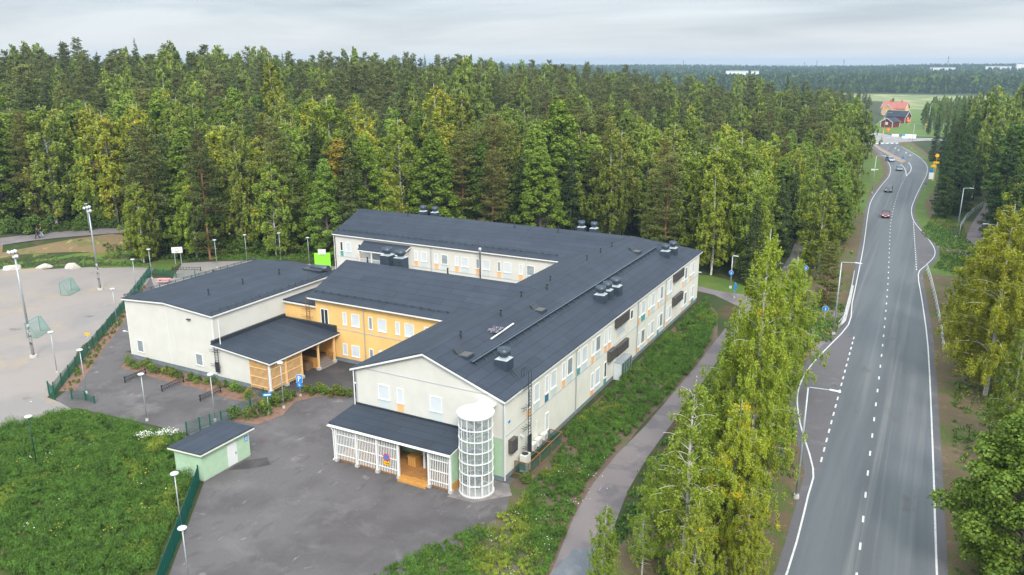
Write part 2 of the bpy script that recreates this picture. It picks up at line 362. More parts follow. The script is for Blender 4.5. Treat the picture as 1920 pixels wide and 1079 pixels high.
mulch=groundmat('bark_mulch',[(.20,.115,.08),((.13,.075,.05),2.0,.5,.65,1)],fine=.35,fscale=20)
drygr=groundmat('dry_bank_grass',[(.17,.12,.06),((.10,.12,.03),.25,.52,.62,1),((.29,.215,.10),.5,.58,.7,2),((.11,.08,.055),.3,.6,.7,4)],fine=.3)
field_m=groundmat('field_grass',[(.165,.19,.08),((.13,.165,.06),.01,.45,.6,1),((.27,.28,.11),.03,.5,.6,3)],fine=.15,bump=0,fscale=.2)
farm_g=groundmat('farm_lawn',[(.09,.155,.03),((.12,.15,.04),.1,.5,.6,1)],fine=.15,bump=0,fscale=1)

road_l=[(22.6,-14),(23.25,-1.7),(23.0,9.8),(22.7,14.7),(20.3,23.5),(18.9,31),(18.75,37.9),(19.6,46),(21.2,58.8),(20.6,70),(20.2,79.2),(18.6,113),(16.4,150.8),(15.6,172),(16.0,200),(16.7,224),(15.6,250),(12.6,275),(9.0,295),(5.2,318),(1.5,350),(-5,400)]
road_r=[(33,-14),(32.4,4.1),(31.9,22.8),(30.9,54.2),(29.7,76),(28.7,93),(29.6,100),(30.9,109),(30.6,118),(28.6,131),(26.4,144),(25.3,160),(25.4,177),(26.2,205),(27.1,237),(26.4,262),(23.4,287),(19.5,308),(15.5,328),(9.5,355),(2,400)]
# ordered low to high
sheet('verge',wob([(11.5,-16),(36.5,-16),(36.5,60),(35,90),(38,92),(38,150),(31,150),(30,240),(26,300),(12,400),(-16,400),(3,300),(9,240),(9,120),(10,70),(12,30)],.4,seed=3),.004,verge_m)
sheet('grass_verge',wob([(29,95),(36,94),(37,112),(36,128),(29,150),(28,176),(30,205),(31,238),(29,268),(22,310),(19,335),(12,330),(22,280),(24,235),(23,180),(24,145)],.3,seed=4),.010,grass)
sheet('lawn',wob([(17,150),(14,178),(15,225),(11,270),(5,300),(2,288),(8,240),(9,180),(12,150)],.3,seed=5),.010,grass)
sheet('meadow',[(-62,-30),(-14,-30),(-14.6,-22.2),(-23.0,-11.6),(-25.5,-8.5),(-30.6,-6.4),(-38,-6.8),(-45.8,-7.4),(-47.4,-10.5),(-48.5,-15)],.006,groundmat('meadow_soil',[(.055,.075,.018),((.12,.09,.055),.35,.62,.7,2)],fine=.4))
sheet('weed_strip',wob([(-2.5,-16),(10.5,-16),(8.9,-9.6),(7,4),(6.6,16),(7.6,34),(7.2,44),(4.2,56),(0.6,62),(.6,0),(-1,-6)],.1,seed=6),.006,soil)
sheet('grass_edge',wob([(-30,62),(-2,66),(8,66),(8,72),(-2,76),(-30,72)],.4,seed=7),.006,grass)
gr=[(-46,-7.6),(-51.2,-6.9),(-57,-.8),(-68,12),(-80.5,26.5),(-84.5,31.5),(-88,36),(-99,31.5),(-106,26.8),(-111,23.4),(-116,20),(-130,5),(-120,-40),(-62,-40),(-48.5,-15)]
sheet('gravel_field',wob(gr,.5,seed=8),.012,gravel)
sheet('grass_bank_foot',wob([(-88,36),(-99,31.5),(-106,26.8),(-111,23.4),(-117,19),(-121,21),(-114,28),(-101,36.5),(-89,43),(-70,52),(-58,58),(-54,62),(-57,64),(-90,50),(-84.5,35)],.5,seed=9),.012,grass,drape=True)
sheet('dry_bank',wob([(-101,37),(-114,28.5),(-122,20.5),(-130,20),(-123,30),(-117,27.5),(-112,34),(-108,43),(-100,44)],.5,seed=11),.03,drygr,drape=True)
sheet('playground',wob([(-84,31),(-79.5,32.8),(-87,41),(-76,49),(-60,52),(-53,40),(-53.4,27),(-60,27),(-70,19.5),(-80,27)],.2,seed=12),.016,groundmat('playground_gravel',[(.25,.225,.205),((.17,.14,.12),.2,.5,.62,3)],fine=.12))
sheet('yard',[(-14,-30),(0,-14),(2.4,-4),(.6,0),(.6,1),(-20,1),(-23.2,8.8),(-30,17),(-56,6),(-54,20),(-62,20),(-72,24),(-81,30),(-84,32.2),(-67,14.4),(-57,2),(-51,-5),(-50,-6.8),(-46.2,-7.6),(-45.8,-7.2),(-31.3,-5.9),(-25.2,-8),(-23,-11),(-14.4,-22)],.020,asph_y)
sheet('inner_yard',[(-31,1),(-15,1),(-15,45.8),(-56,45.8),(-60,52),(-56,62),(-60,50),(-56,20),(-39,5),(-31,9)],.016,asph_y)
sheet('fresh_asphalt_patch',[(-22.2,-9.4),(-20.7,-8.3),(-19.6,-6.9),(-20.9,-6.0),(-22.2,-7.4)],.026,asph_d)
sheet('porch_asphalt',[(-30.9,5.2),(-28.1,6.6),(-23.3,9.2),(-15.2,9.2),(-15.2,16),(-33,16),(-33,5.2)],.026,asph_d)
sheet('concrete_apron',[(-3.0,-4.2),(-.7,-4.0),(1.6,-1.6),(.5,-.1),(-3,-.1)],.027,groundmat('rough_concrete',[(.25,.215,.20),((.17,.155,.15),.5,.5,.6,1)],fine=.15))
sheet('cycle_path',[(9.3,-16),(12.4,-16),(11.9,-8),(10.6,-2),(9.7,3.5),(9.25,10),(9.15,18),(9.0,34.3),(8.7,42),(9.5,52),(10.6,62),(10,80),(9.4,97),(8,115),(3,150),(.5,150),(6,115),(7.4,97),(8,80),(7.2,67),(2,67.2),(-4,69.2),(-12,74),(-22,84),(-30,92),(-31,90),(-22,81),(-12,71.5),(-4,66.6),(1.5,64.8),(6.6,60),(6.9,44),(7.1,34),(7,16),(6.65,9),(6.7,3.5),(7.3,-2),(8.7,-9)],.014,asph_p)
sheet('cycle_path_patch',[(9.3,-16),(12.4,-16),(11.9,-8),(11.3,-4.8),(9.0,-6.0),(8.9,-9)],.019,groundmat('repaired_asphalt',[(.13,.14,.155),((.17,.17,.18),.5,.5,.62,1)],fine=.1))
sheet('side_path',[(9.5,61),(10.5,56),(14,55),(18.6,44),(19.3,46.5),(20,49.5),(15.6,59),(21,62),(20.6,66),(14.5,63)],.015,asph_p)
sheet('right_path',[(36.5,132),(38,150),(40.5,170),(43,195),(47,194),(43,166),(41,146),(40.5,120),(41,92),(38.6,92),(37.4,110),(31,115.6),(30.9,119),(36.6,116)],.014,asph_p)
walkp=[pick(*p) for p in ((-260,485),(-120,474),(0,461),(90,449),(190,440),(240,437),(236,428),(185,430),(90,437),(0,447),(-120,459),(-260,468))]
sheet('upper_path',[(p[0],p[1]) for p in walkp],.06,asph_p,drape=True)
# the road
road_m=bpy.data.materials.new('road_asphalt'); road_m.use_nodes=True
def road_surface():
    m=groundmat('road_surface',[(.110,.120,.127),((.088,.096,.102),.05,.45,.6,1,(6,.25,1)),((.138,.143,.146),.09,.52,.64,2,(9,.12,1)),((.095,.088,.09),.4,.62,.72,5,(1,.4,1))],rough=.8,fine=.12,fscale=22,bump=.1)
    return m
RS=road_surface()
road_poly=[tuple(p) for p in road_l]+[tuple(p) for p in reversed(road_r)]
def offs(line,d):
    out=[]
    for i,p in enumerate(line):
        a=line[max(0,i-1)]; b=line[min(len(line)-1,i+1)]; t=Vector((b[0]-a[0],b[1]-a[1])).normalized(); out.append((p[0]-t.y*d,p[1]+t.x*d))
    return out
def smoothline(line,k=3):
    # Catmull-Rom
    P=[line[0]]+list(line)+[line[-1]]; out=[]
    for i in range(1,len(P)-2):
        for j in range(k):
            t=j/k; a,b,c,d=P[i-1],P[i],P[i+1],P[i+2]
            out.append(tuple(.5*((2*b[q])+(-a[q]+c[q])*t+(2*a[q]-5*b[q]+4*c[q]-d[q])*t*t+(-a[q]+3*b[q]-3*c[q]+d[q])*t**3) for q in (0,1)))
    out.append(P[-2]); return out
def ribbon(name,line,w,z,m,mb=None):
    L_=offs(line,w/2); R_=offs(line,-w/2); mb0=mb or MB(); n=len(line)
    mb0.add([(p[0],p[1],z) for p in L_]+[(p[0],p[1],z) for p in R_],[(i,n+i,n+i+1,i+1) for i in range(n-1)])
    if mb is None: return tag(mb0.build(name,m),kind='structure')
rl=smoothline(road_l); rr=smoothline(road_r)
tag(MB().add([(p[0],p[1],.018) for p in offs(rl,.75)]+[(p[0],p[1],.018) for p in reversed(offs(rr,-.7))],[tuple(range(len(rl)+len(rr)))]).build('road_shoulder',groundmat('shoulder_asphalt',[(.11,.105,.11),((.15,.14,.135),.4,.55,.7,2)],fine=.15)),kind='structure')
tag(MB().add([(p[0],p[1],.024) for p in offs(rl,.1)]+[(p[0],p[1],.024) for p in reversed(offs(rr,-.1))],[tuple(range(len(rl)+len(rr)))]).build('road',RS),kind='structure')
# plain asphalt of the two bus bays
bay_m=groundmat('bay_asphalt',[(.115,.107,.112),((.15,.14,.14),.3,.55,.68,2),((.09,.085,.088),.5,.6,.7,4)],fine=.1,fscale=20,bump=.1)
sheet('bus_bay',[(22.9,13.2),(20.6,22.6),(19.1,31),(18.95,38),(19.8,46),(21.2,57),(22.35,53),(23.2,15.9)],.028,bay_m)
sheet('bus_bay_across',[(28.85,93),(29.6,100),(30.75,109),(30.45,118),(28.5,131),(26.5,143.5),(26.6,142),(28.0,112)],.028,bay_m)
# traffic island and junction
isl=[(20.0,268),(18.6,261.5),(17.6,264),(13.2,285),(8.4,305),(4.0,330),(5.2,332),(9.8,309),(15,288)]
sheet('junction',[(-18,330),(2,330),(9,338),(16,352),(24,363),(40,368),(42,380),(16,376),(9,384),(2,400),(-20,400)],.026,groundmat('junction_asphalt',[(.24,.235,.235),((.32,.31,.30),.15,.5,.6,2)],fine=.1))
mkm=mat('road_marking_paint',(.56,.56,.54),.6,col2=(.40,.40,.39),scale=2.5,ramp=(.5,.68))
mb=MB(); ribbon('',smoothline(road_r[:19]),.14,.036,mkm,mb)
tag(mb.build('edge_line',mkm),kind='structure')
mb=MB(); ribbon('',smoothline(road_l[:18]),.14,.036,mkm,mb); tag(mb.build('edge_line',mkm),kind='structure')
cl=smoothline([(27.75,-10),(27.45,3.6),(27.0,16),(26.6,29),(25.8,53.8),(24.7,81.5),(23.3,110.2),(21.9,140),(21.2,170.4),(21.0,192),(21.3,214),(21.5,226)],8)
def dashes(line,on,off,w,z,mb,ph=0):
    pos=ph; acc=0; 
    seg=[(Vector(line[i]),Vector(line[i+1])) for i in range(len(line)-1)]
    tot=sum((b-a).length for a,b in seg)
    def at(d):
        for a,b in seg:
            l=(b-a).length
            if d<=l: return a+(b-a)*(d/l)
            d-=l
        return seg[-1][1]
    while pos+on<tot:
        a=at(pos); b=at(pos+on); mb.beam((a.x,a.y,z),(b.x,b.y,z),w,.004); pos+=on+off
mb=MB(); dashes(cl,1.0,3.0,.15,.036,mb,1.5); tag(mb.build('centre_line',mkm),kind='structure')
mb=MB(); dashes([(23.15,16.2),(22.35,55)],1.0,1.15,.15,.036,mb); dashes([(28.35,96),(27.4,118),(26.3,143)],1.0,1.0,.15,.036,mb); tag(mb.build('bay_line',mkm),kind='structure')
mb=MB(); ribbon('',smoothline([(21.5,226),(20.9,238),(19.8,250),(18.2,261)]),.17,.036,mkm,mb); ribbon('',smoothline([(21.5,226),(22.2,240),(21.8,255),(20.5,267)]),.2,.036,mkm,mb)
for k in range(6): mb.box(3.0+k*1.9,4.1+k*1.9,335+k*1.2,339+k*1.2,.034,.038)
for (x,y) in ((18.4,300),(15.2,310),(13.6,318),(20.2,291)): mb.box(x-.12,x+.12,y,y+4,.034,.038); mb.add([(x-.6,y+.8,.038),(x,y-1,.038),(x+.6,y+.8,.038)],[(0,1,2)])
tag(mb.build('junction_markings',mkm),kind='structure')
ib=MB().prism(isl,.02,.16); tag(ib.build('traffic_island',groundmat('island_paving',[(.29,.215,.165),((.22,.17,.13),.5,.5,.6,1)],fine=.1)),kind='structure')
# planting beds
sheet('mulch_bed',wob([(-53.3,4.3),(-39,4.6),(-33,4.4),(-31.2,3.6),(-31.4,2.1),(-34,1.8),(-40,2.2),(-46,2.1),(-51.9,2.4)],.15,seed=14),.030,mulch)
sheet('mulch_bed',wob([(-31.2,3.6),(-30.3,3.6),(-29.4,5.4),(-27.9,7.1),(-23.1,9.3),(-22.9,7.8),(-26.0,6.6),(-27.2,4.4),(-26.0,1.4),(-26.6,-1.4),(-29.4,-2.0),(-30.4,.6)],.12,seed=15),.031,mulch)
sheet('mulch_bed',wob([(-50.2,-4.4),(-58,4.2),(-68,15.5),(-79,27.5),(-80.6,28.5),(-69,14.6),(-58,1.8),(-51.6,-5.4)],.12,seed=16),.030,mulch)
sheet('field',[(-330,640),(160,640),(220,1075),(-420,1075)],.05,field_m,drape=False)
sheet('farm_lawn',[(-70,392),(2,404),(16,384),(34,388),(60,470),(60,638),(-90,638)],.01,farm_g)

# ------------------------------------------------------------------ the school
EZ=7.62; RZ=10.45                       # eaves and ridge
school=thing('school_building','large two storey white and yellow school with three wings and dark felt roofs','school building',(-15.2,0,0))
# walls (wing bodies butt at x=-15.2)
def gable_body(mb,x0,x1,y0,y1,z0,ze,ridge=None,ax='y',zr=RZ-.12):
    mb.box(x0,x1,y0,y1,z0,ze)
wb=MB(); wb.box(-15.2,0,0,60.4,.5,EZ-.02)
wb.add([(-15.2,0,EZ-.02),(0,0,EZ-.02),(-7.6,0,RZ-.16),(-15.2,.25,EZ-.02),(0,.25,EZ-.02),(-7.6,.25,RZ-.16)],[(0,1,2),(5,4,3),(0,3,4,1),(1,4,5,2),(2,5,3,0)])
wallo=wb.build('wall',wallwe,school,world=True)
# south gable skin with vertical boards
gb=MB(); gb.slab([(-15.2,-.012,3.95),(0,-.012,3.95),(0,-.012,EZ),(-7.6,-.012,RZ-.17),(-15.2,-.012,EZ)],0)
g2=MB(); g2.v=[(-15.2,-.02,4.0),(-.0,-.02,4.0),(-.0,-.02,EZ),(-7.6,-.02,RZ-.17),(-15.2,-.02,EZ),(-15.2,0.0,4.0),(-.0,0.0,4.0),(-.0,0.0,EZ),(-7.6,0.0,RZ-.17),(-15.2,0.0,EZ)]
g2.f=[(0,1,2,3,4),(9,8,7,6,5)]+[(i,5+i,5+(i+1)%5,(i+1)%5) for i in range(5)]
g2.build('gable_cladding',wallw,school,world=True)
MB().box(-15.1,-.9,-.03,-.0,.5,3.98).build('wall',green_cl,school,world=True,label='pale green ground floor wall behind the canopy')
MB().box(-.88,-.12,-.035,-.0,.5,3.98).build('wall',green_bd,school,world=True,label='pale green strip beside the stair tower')
MB().box(-55.8,-15.2,45.7,60.4,.5,EZ-.02).add([(-55.8,45.7,EZ-.02),(-55.8,60.4,EZ-.02),(-55.8,53.05,RZ-.16),(-55.6,45.7,EZ-.02),(-55.6,60.4,EZ-.02),(-55.6,53.05,RZ-.16)],[(0,2,1),(3,4,5),(0,1,4,3),(1,2,5,4),(2,0,3,5)]).build('wall',wallw,school,world=True)
MB().box(-34,-15.2,16,30,.5,EZ-.02).add([(-34,16,EZ-.02),(-34,30,EZ-.02),(-34,23,RZ-.16),(-33.8,16,EZ-.02),(-33.8,30,EZ-.02),(-33.8,23,RZ-.16)],[(0,2,1),(3,4,5),(0,1,4,3),(1,2,5,4),(2,0,3,5)]).build('wall',wally,school,world=True,label='yellow clad wall of the middle wing')
MB().box(-39.1,-34,16.35,26,.5,6.35).build('wall',wally,school,world=True,label='low yellow link wall beside the sports hall')
pl=MB(); pl.box(-15.15,-.05,.05,60.35,-.1,.5); pl.box(-55.75,-15.2,45.75,60.35,-.1,.5); pl.box(-34,-15.15,16.04,30,-.1,.5); pl.box(-39.1,-34,16.4,26,-.1,.5)
pl.build('plinth',plinth_m,school,world=True)
e=EZ; xr=-7.65
def roofpart(polys,m,label=None):
    b=MB()
    for p in polys: b.slab(p,.09)
    return b.build('roof',m,school,world=True,label=label)
roofpart([[(.32,-.4,e-.02),(.32,60.8,e-.02),(xr,52.95,RZ),(xr,-.4,RZ)],
  [(-15.6,-.4,e-.02),(xr,-.4,RZ),(xr,22.95,RZ),(-15.6,15.4,e-.02)],
  [(-15.6,30.5,e-.02),(xr,22.95,RZ),(xr,52.95,RZ),(-15.6,45.3,e-.02)]],roof_y,'roof of the long wing')
roofpart([[(.32,60.8,e-.025),(-56.15,60.8,e-.025),(-56.15,52.95,RZ-.004),(xr,52.95,RZ-.004)],
  [(-56.15,45.3,e-.025),(-15.6,45.3,e-.025),(xr,52.95,RZ-.004),(-56.15,52.95,RZ-.004)]],roof_x,'roof of the back wing')
roofpart([[(-34.75,15.4,e-.025),(-15.6,15.4,e-.025),(xr,22.95,RZ-.004),(-34.75,22.95,RZ-.004)],
  [(-34.75,30.5,e-.025),(-34.75,22.95,RZ-.004),(xr,22.95,RZ-.004),(-15.6,30.5,e-.025)],],roof_x,'roof of the middle wing')
MB().box(-39.1,-34.02,16.0,26.3,6.36,6.52).build('roof',roof_y,school,world=True,label='low flat roof of the link')
# white fascia and rake boards
fb=MB(); zf=e-.2
for a,b in (((.30,-.38),(.30,60.78)),((-15.58,-.38),(-15.58,15.4)),((-15.58,30.5),(-15.58,45.3)),((-56.1,45.32),(-15.6,45.32)),((-34.7,15.42),(-15.6,15.42)),((-34.7,30.48),(-15.6,30.48)),((.3,60.78),(-56.1,60.78))):
    fb.beam((a[0],a[1],zf),(b[0],b[1],zf),.045,.17)
dr=-.20
for y in (-.38,): fb.beam((.32,y,e+dr+.02),(xr,y,RZ+dr),.045,.17); fb.beam((-15.6,y,e+dr+.02),(xr,y,RZ+dr),.045,.17)
for x,y0,y1,ym in ((-56.1,45.3,60.8,52.95),(-34.7,15.4,30.5,22.95)):
    fb.beam((x,y0,e+dr+.02),(x,ym,RZ+dr),.045,.17); fb.beam((x,y1,e+dr+.02),(x,ym,RZ+dr),.045,.17)
fb.beam((-39.1,15.98,6.25),(-34.0,15.98,6.25),.045,.17)
# soffits
fb.box(0,.28,-.3,60.7,e-.16,e-.13); fb.box(-15.55,-15.2,-.3,15.4,e-.16,e-.13)
fb.build('fascia',white,school,world=True)
# thin horizontal joints between the storeys
tb=MB(); tb.box(0,.03,0.02,60.4,4.08,4.15); tb.box(-15.2,0.0,-.045,-.0,3.93,4.0); tb.box(-15.15,-.02,-.045,-.02,EZ+.02,EZ+.10)
tb.box(-55.8,-15.2,45.66,45.7,3.80,3.87); tb.box(-34,-15.2,15.96,16,4.02,4.09); tb.box(-.1,0.045,-.05,.1,.5,EZ-.15); tb.box(-15.25,-15.1,-.05,.1,.5,EZ-.15)
tb.build('wall_trim',trim_m,school,world=True)
# snow guards along the eaves, three pipes on brackets
def snow(a,b,nrm):
    m=MB(); A=Vector(a); B=Vector(b); d=(B-A); L=d.length; d.normalize()
    for q in (0,.13): m.beam(A+Vector((0,0,.16+q)),B+Vector((0,0,.16+q)),.045,.045)
    k=0.3
    while k<L: p=A+d*k; m.beam(p,p+Vector((0,0,.36)),.05,.05); m.beam(p+Vector((0,0,.3)),p+Vector(nrm)*.35,.04,.04); k+=1.15
    m.build('snow_guard',slate_m,school,world=True)
sl=(RZ-e)/7.95
snow((-55.9,46.3,e+sl*.95),(-16.2,46.3,e+sl*.95),(0,1,.3)); snow((-34.5,16.4,e+sl*.95),(-15.6,16.4,e+sl*.95),(0,1,.3))
# roof walkway
m=MB(); z=e+sl*4.4
m.box(-4.32,-3.98,2.0,52.4,z+.2,z+.25); m.box(-4.36,-4.30,2.0,52.4,z+.25,z+.33); m.box(-4.0,-3.94,2.0,52.4,z+.25,z+.33)
k=2.3
while k<52.3: m.beam((-4.15,k,z+.2),(-3.6,k,z-.22),.06,.06); m.beam((-4.3,k,z+.2),(-4.3,k,z),.06,.06); k+=1.5
m.build('roof_walkway',slate_m,school,world=True)
# windows
def window(parent,face,u0,u1,z0,z1,base,pane='blind',panel=None,pz=None,mull=False):
    """face 'E' looks along +X at x=base, 'S' looks along -Y at y=base"""
    def bx(m,a,b,c,d,o0,o1):
        if face=='E': m.box(base+o0,base+o1,a,b,c,d)
        else: m.box(a,b,base-o1,base-o0,c,d)
    f=MB(); w=.085
    bx(f,u0,u0+w,z0,z1,.0,.055); bx(f,u1-w,u1,z0,z1,.0,.055); bx(f,u0+w,u1-w,z1-w,z1,.0,.055); bx(f,u0-.03,u1+.03,z0-.07,z0+.03,.0,.10)
    if mull: mm=(u0+u1)/2; bx(f,mm-.04,mm+.04,z0+.03,z1-w,.0,.05)
    fr=f.build('window',frame_w,parent,world=True)
    q=MB(); bx(q,u0+w,u1-w,z0+.03,z1-w,.0,.02)
    pm={'blind':blind,'dark':glassd,'grey':gl_mid}[pane]
    def sub(mb_,nm,mt):
        mb_.build(nm,mt,fr,world=True)
    sub(q,'blind' if pane=='blind' else 'pane',pm)
    if panel is not None:
        q=MB(); bx(q,u0,u1,(pz if pz is not None else z0-.85),z0-.07,.0,.022); sub(q,'lower_panel',panel)
        if panel in (p_pale,):
            pass
east_up=[(4.2,4.9,p_or,'grey'),(5.55,6.65,p_pale,'blind'),(7.85,8.6,p_blue,'blind'),(9.05,10.3,p_pale,'blind'),(11.6,12.35,p_or,'blind'),(12.8,14.05,p_pale,'grey'),
 (15.25,16.0,p_teal,'blind'),(16.4,17.75,p_pale,'blind'),(18.95,19.7,p_or,'blind'),(20.05,21.4,p_pale,'grey'),(22.5,23.3,p_or,'blind'),(23.7,24.4,p_or,'blind'),
 (33.5,34.2,p_or,'blind'),(34.6,35.95,p_teal,'blind'),(37.25,37.95,p_or,'blind'),(38.35,39.6,p_pale,'blind'),(40.9,41.55,p_or,'blind'),(41.85,43.0,p_pale,'grey'),
 (44.6,45.3,p_or,'blind'),(45.6,46.9,p_pale,'blind'),(51.95,52.65,p_or,'blind'),(52.9,54.1,p_pale,'grey'),(55.55,56.25,p_or,'blind'),(56.5,57.8,p_pale,'blind')]
for a,b,pc,pn in east_up: window(school,'E',a,b,5.03,6.72,0,pn,pc,4.18)
window(school,'E',30.6,31.5,5.6,6.7,0,'dark')
east_lo=[(7.95,8.7,p_teal,'blind'),(18.95,19.75,p_or,'blind'),(20.1,21.45,p_pale,'blind'),(22.65,23.4,p_teal,'dark'),(33.65,34.35,p_or,'blind'),(34.8,36.15,p_pale,'grey'),(37.45,38.15,p_or,'blind'),
 (38.5,39.8,p_pale,'blind'),(41.2,41.9,p_teal,'blind'),(42.1,43.3,p_pale,'grey'),(44.95,45.65,p_or,'blind'),(45.9,47.2,p_pale,'blind'),(52.2,52.9,p_or,'blind'),(53.2,54.5,p_pale,'grey'),(56.1,56.75,p_or,'blind'),(57.0,58.3,p_teal,'blind')]
for a,b,pc,pn in east_lo: window(school,'E',a,b,1.25,3.03,0,pn,pc,.52)
MB().box(0.0,.05,6.05,6.2,1.2,3.1).build('white_downpipe',white,school,world=True)
for a,b,pc in ((-12.75,-11.5,p_pale),(-10.72,-10.02,p_or),(-7.25,-6.0,p_pale)): window(school,'S',a,b,5.12,6.5,-.02,'blind',pc,4.28)
# ground floor door and window behind the canopy
window(school,'S',-8.6,-7.1,1.9,3.3,-.03,'dark'); 
# middle wing
Y0=16.0
for a,b,pn,pc in ((-33.25,-32.1,'dark',None),(-29.95,-29.35,'blind',p_peach),(-28.7,-27.5,'blind',p_peach),(-26.2,-25.65,'grey',p_peach),(-24.9,-23.7,'blind',p_peach),(-22.45,-21.85,'blind',p_peach),(-21.2,-19.95,'blind',p_peach),(-18.6,-17.4,'blind',p_peach)):
    z0=4.4 if pc is None else 4.72
    window(school,'S',a,b,z0,6.22,Y0,pn,pc,4.12,mull=pc is None)
for a,b,pn in ((-30.2,-29.5,'blind'),(-28.9,-27.7,'blind'),(-26.3,-25.7,'grey'),(-24.9,-23.7,'blind'),(-22.4,-21.8,'blind')): window(school,'S',a,b,.95,2.35,Y0,pn,p_peach,.52)
# back wing
for a,b,pn,pc in ((-54.85,-54.25,'dark',p_teal),(-53.75,-52.6,'blind',p_pale),(-51.2,-50.6,'dark',p_or),(-40.3,-39.7,'blind',p_or),(-39.1,-38.0,'blind',p_pale),(-36.65,-36.0,'blind',p_or),(-35.4,-34.25,'grey',p_pale),(-33.0,-32.4,'blind',p_or),
  (-31.9,-30.65,'blind',p_pale),(-29.35,-28.75,'grey',p_or),(-28.25,-27.0,'blind',p_pale),(-25.75,-25.15,'grey',p_or),(-24.7,-23.45,'blind',p_pale),(-22.2,-21.6,'blind',p_or),(-20.95,-19.7,'grey',p_pale)):
    window(school,'S',a,b,4.83,6.3,45.7,pn,pc,3.92)
for a,b in ((-54.9,-53.7),(-51.5,-50.4)): window(school,'S',a,b,1.3,2.8,45.7,'blind')
window(school,'S',-48.6,-46.6,4.0,6.2,45.7,'grey'); window(school,'S',-45.4,-43.6,4.3,6.2,45.7,'grey',mull=True)
# gutter pipes
def downpipe(x,y,zt,zb=.25,dx=0,dy=0,m=None,par=None):
    p=MB(); p.tube([(x-dx*.25,y-dy*.25,zt),(x,y,zt-.3),(x,y,zb+.15),(x+dx*.2,y+dy*.2,zb)],.05,8); return p.build('downpipe',m or galv,par or school,world=True,smooth=True)
for y in (14.85,33.1,43.95): downpipe(.12,y,e-.2,dx=-1)
downpipe(.15,-.12,e-.2,m=white); downpipe(-15.3,-.25,e-.25,m=white)
downpipe(-26.8,15.85,e-.2); downpipe(-37.2,45.55,e-.2); downpipe(-20.9,45.55,e-.2,m=white); downpipe(-55.9,45.5,e-.2,m=white)
# east edge number plate and lamps
MB().box(0,.03,.75,1.1,5.1,5.3).build('number_plate',sign_b,school,world=True)
MB().box(0,.035,26.15,28.9,4.75,5.8).build('name_board',mat('name_board',(.60,.61,.60),.5),school,world=True)
m=MB()   # two lines of small grey lettering, too far to read
r=random.Random(4)
for row,(zc,h,y0,y1) in enumerate(((5.36,.17,26.55,28.15),(5.08,.20,26.5,28.6))):
    y=y0
    while y<y1:
        w=r.choice((.1,.13,.16)); 
        m.box(.035,.042,y,y+.035,zc-h/2,zc+h/2); k=r.randint(0,3)
        if k!=0: m.box(.035,.042,y+.035,y+w,zc+h/2-.035,zc+h/2)
        if k!=1: m.box(.035,.042,y+.035,y+w,zc-.017,zc+.017)
        if k>1: m.box(.035,.042,y+w-.035,y+w,zc-h/2,zc)
        y+=w+.05
lb=bpy.data.objects[-1] if False else None
m.build('board_lettering',sil,school,world=True)
MB().box(0,.25,2.9,3.1,3.0,3.12).cyl((.25,3.0,3.05),(.25,3.0,2.9),.08).build('wall_lamp',lampw,school,world=True)
MB().box(-.2,.45,60.2,60.4,4.4,4.5).build('wall_lamp',lampw,school,world=True)

# louvred ventilation boxes on the east wall
def ventbox(y0,y1,z0,z1,label,d=.42):
    t=thing('ventilation_box',label,'ventilation box',(0,y0,z0),group='brown ventilation boxes on the long east wall')
    b=MB().box(.003,d,y0,y1,z0,z1); b.build('casing',dark_m if False else brown_m,t,world=True,bevel=.01)
    b=MB(); z=z0+.08
    while z<z1-.06: b.box(d,d+.03,y0+.05,y1-.05,z,z+.035); z+=.09
    b.build('louvre',brown_m,t,world=True)
    MB().box(.003,d+.03,y0-.02,y1+.02,z1,z1+.03).build('lid',brown_m,t,world=True)
ventbox(25.5,29.2,6.15,7.3,'long brown louvred box under the eaves above the name board')
ventbox(25.6,29.3,2.75,3.85,'long brown louvred box just above the green glass entrance box')
ventbox(23.5,25.3,2.85,4.0,'short brown louvred box beside the long one over the glass entrance box')
ventbox(47.2,51.1,6.1,7.2,'upper brown louvred box near the far end of the east wall')
ventbox(47.3,51.3,2.75,3.85,'lower brown louvred box near the far end of the east wall')
ventbox(.75,1.75,2.35,3.55,'small brown louvred box near the corner by the heat pump cage')
# glazed porch box
t=thing('entrance_box','small green glass entrance box with metal roof on the east wall','entrance box',(.5,27.5,0))
MB().box(.003,1.0,25.6,28.9,2.02,2.1).build('roof',galv,t,world=True)
b=MB()
for y in (25.6,26.4,27.2,28.0,28.85): b.box(.94,1.0,y,y+.05,0,2.02)
b.box(.94,1.0,25.6,28.9,.0,.1); b.box(.003,.06,25.6,25.65,0,2.02)
b.build('frame',galv,t,world=True)
MB().box(.96,.975,25.65,28.85,.1,2.0).build('glass',glass_g,t,world=True)
MB().box(.05,.94,25.61,25.63,.05,2.0).build('side_panel',blind,t,world=True)

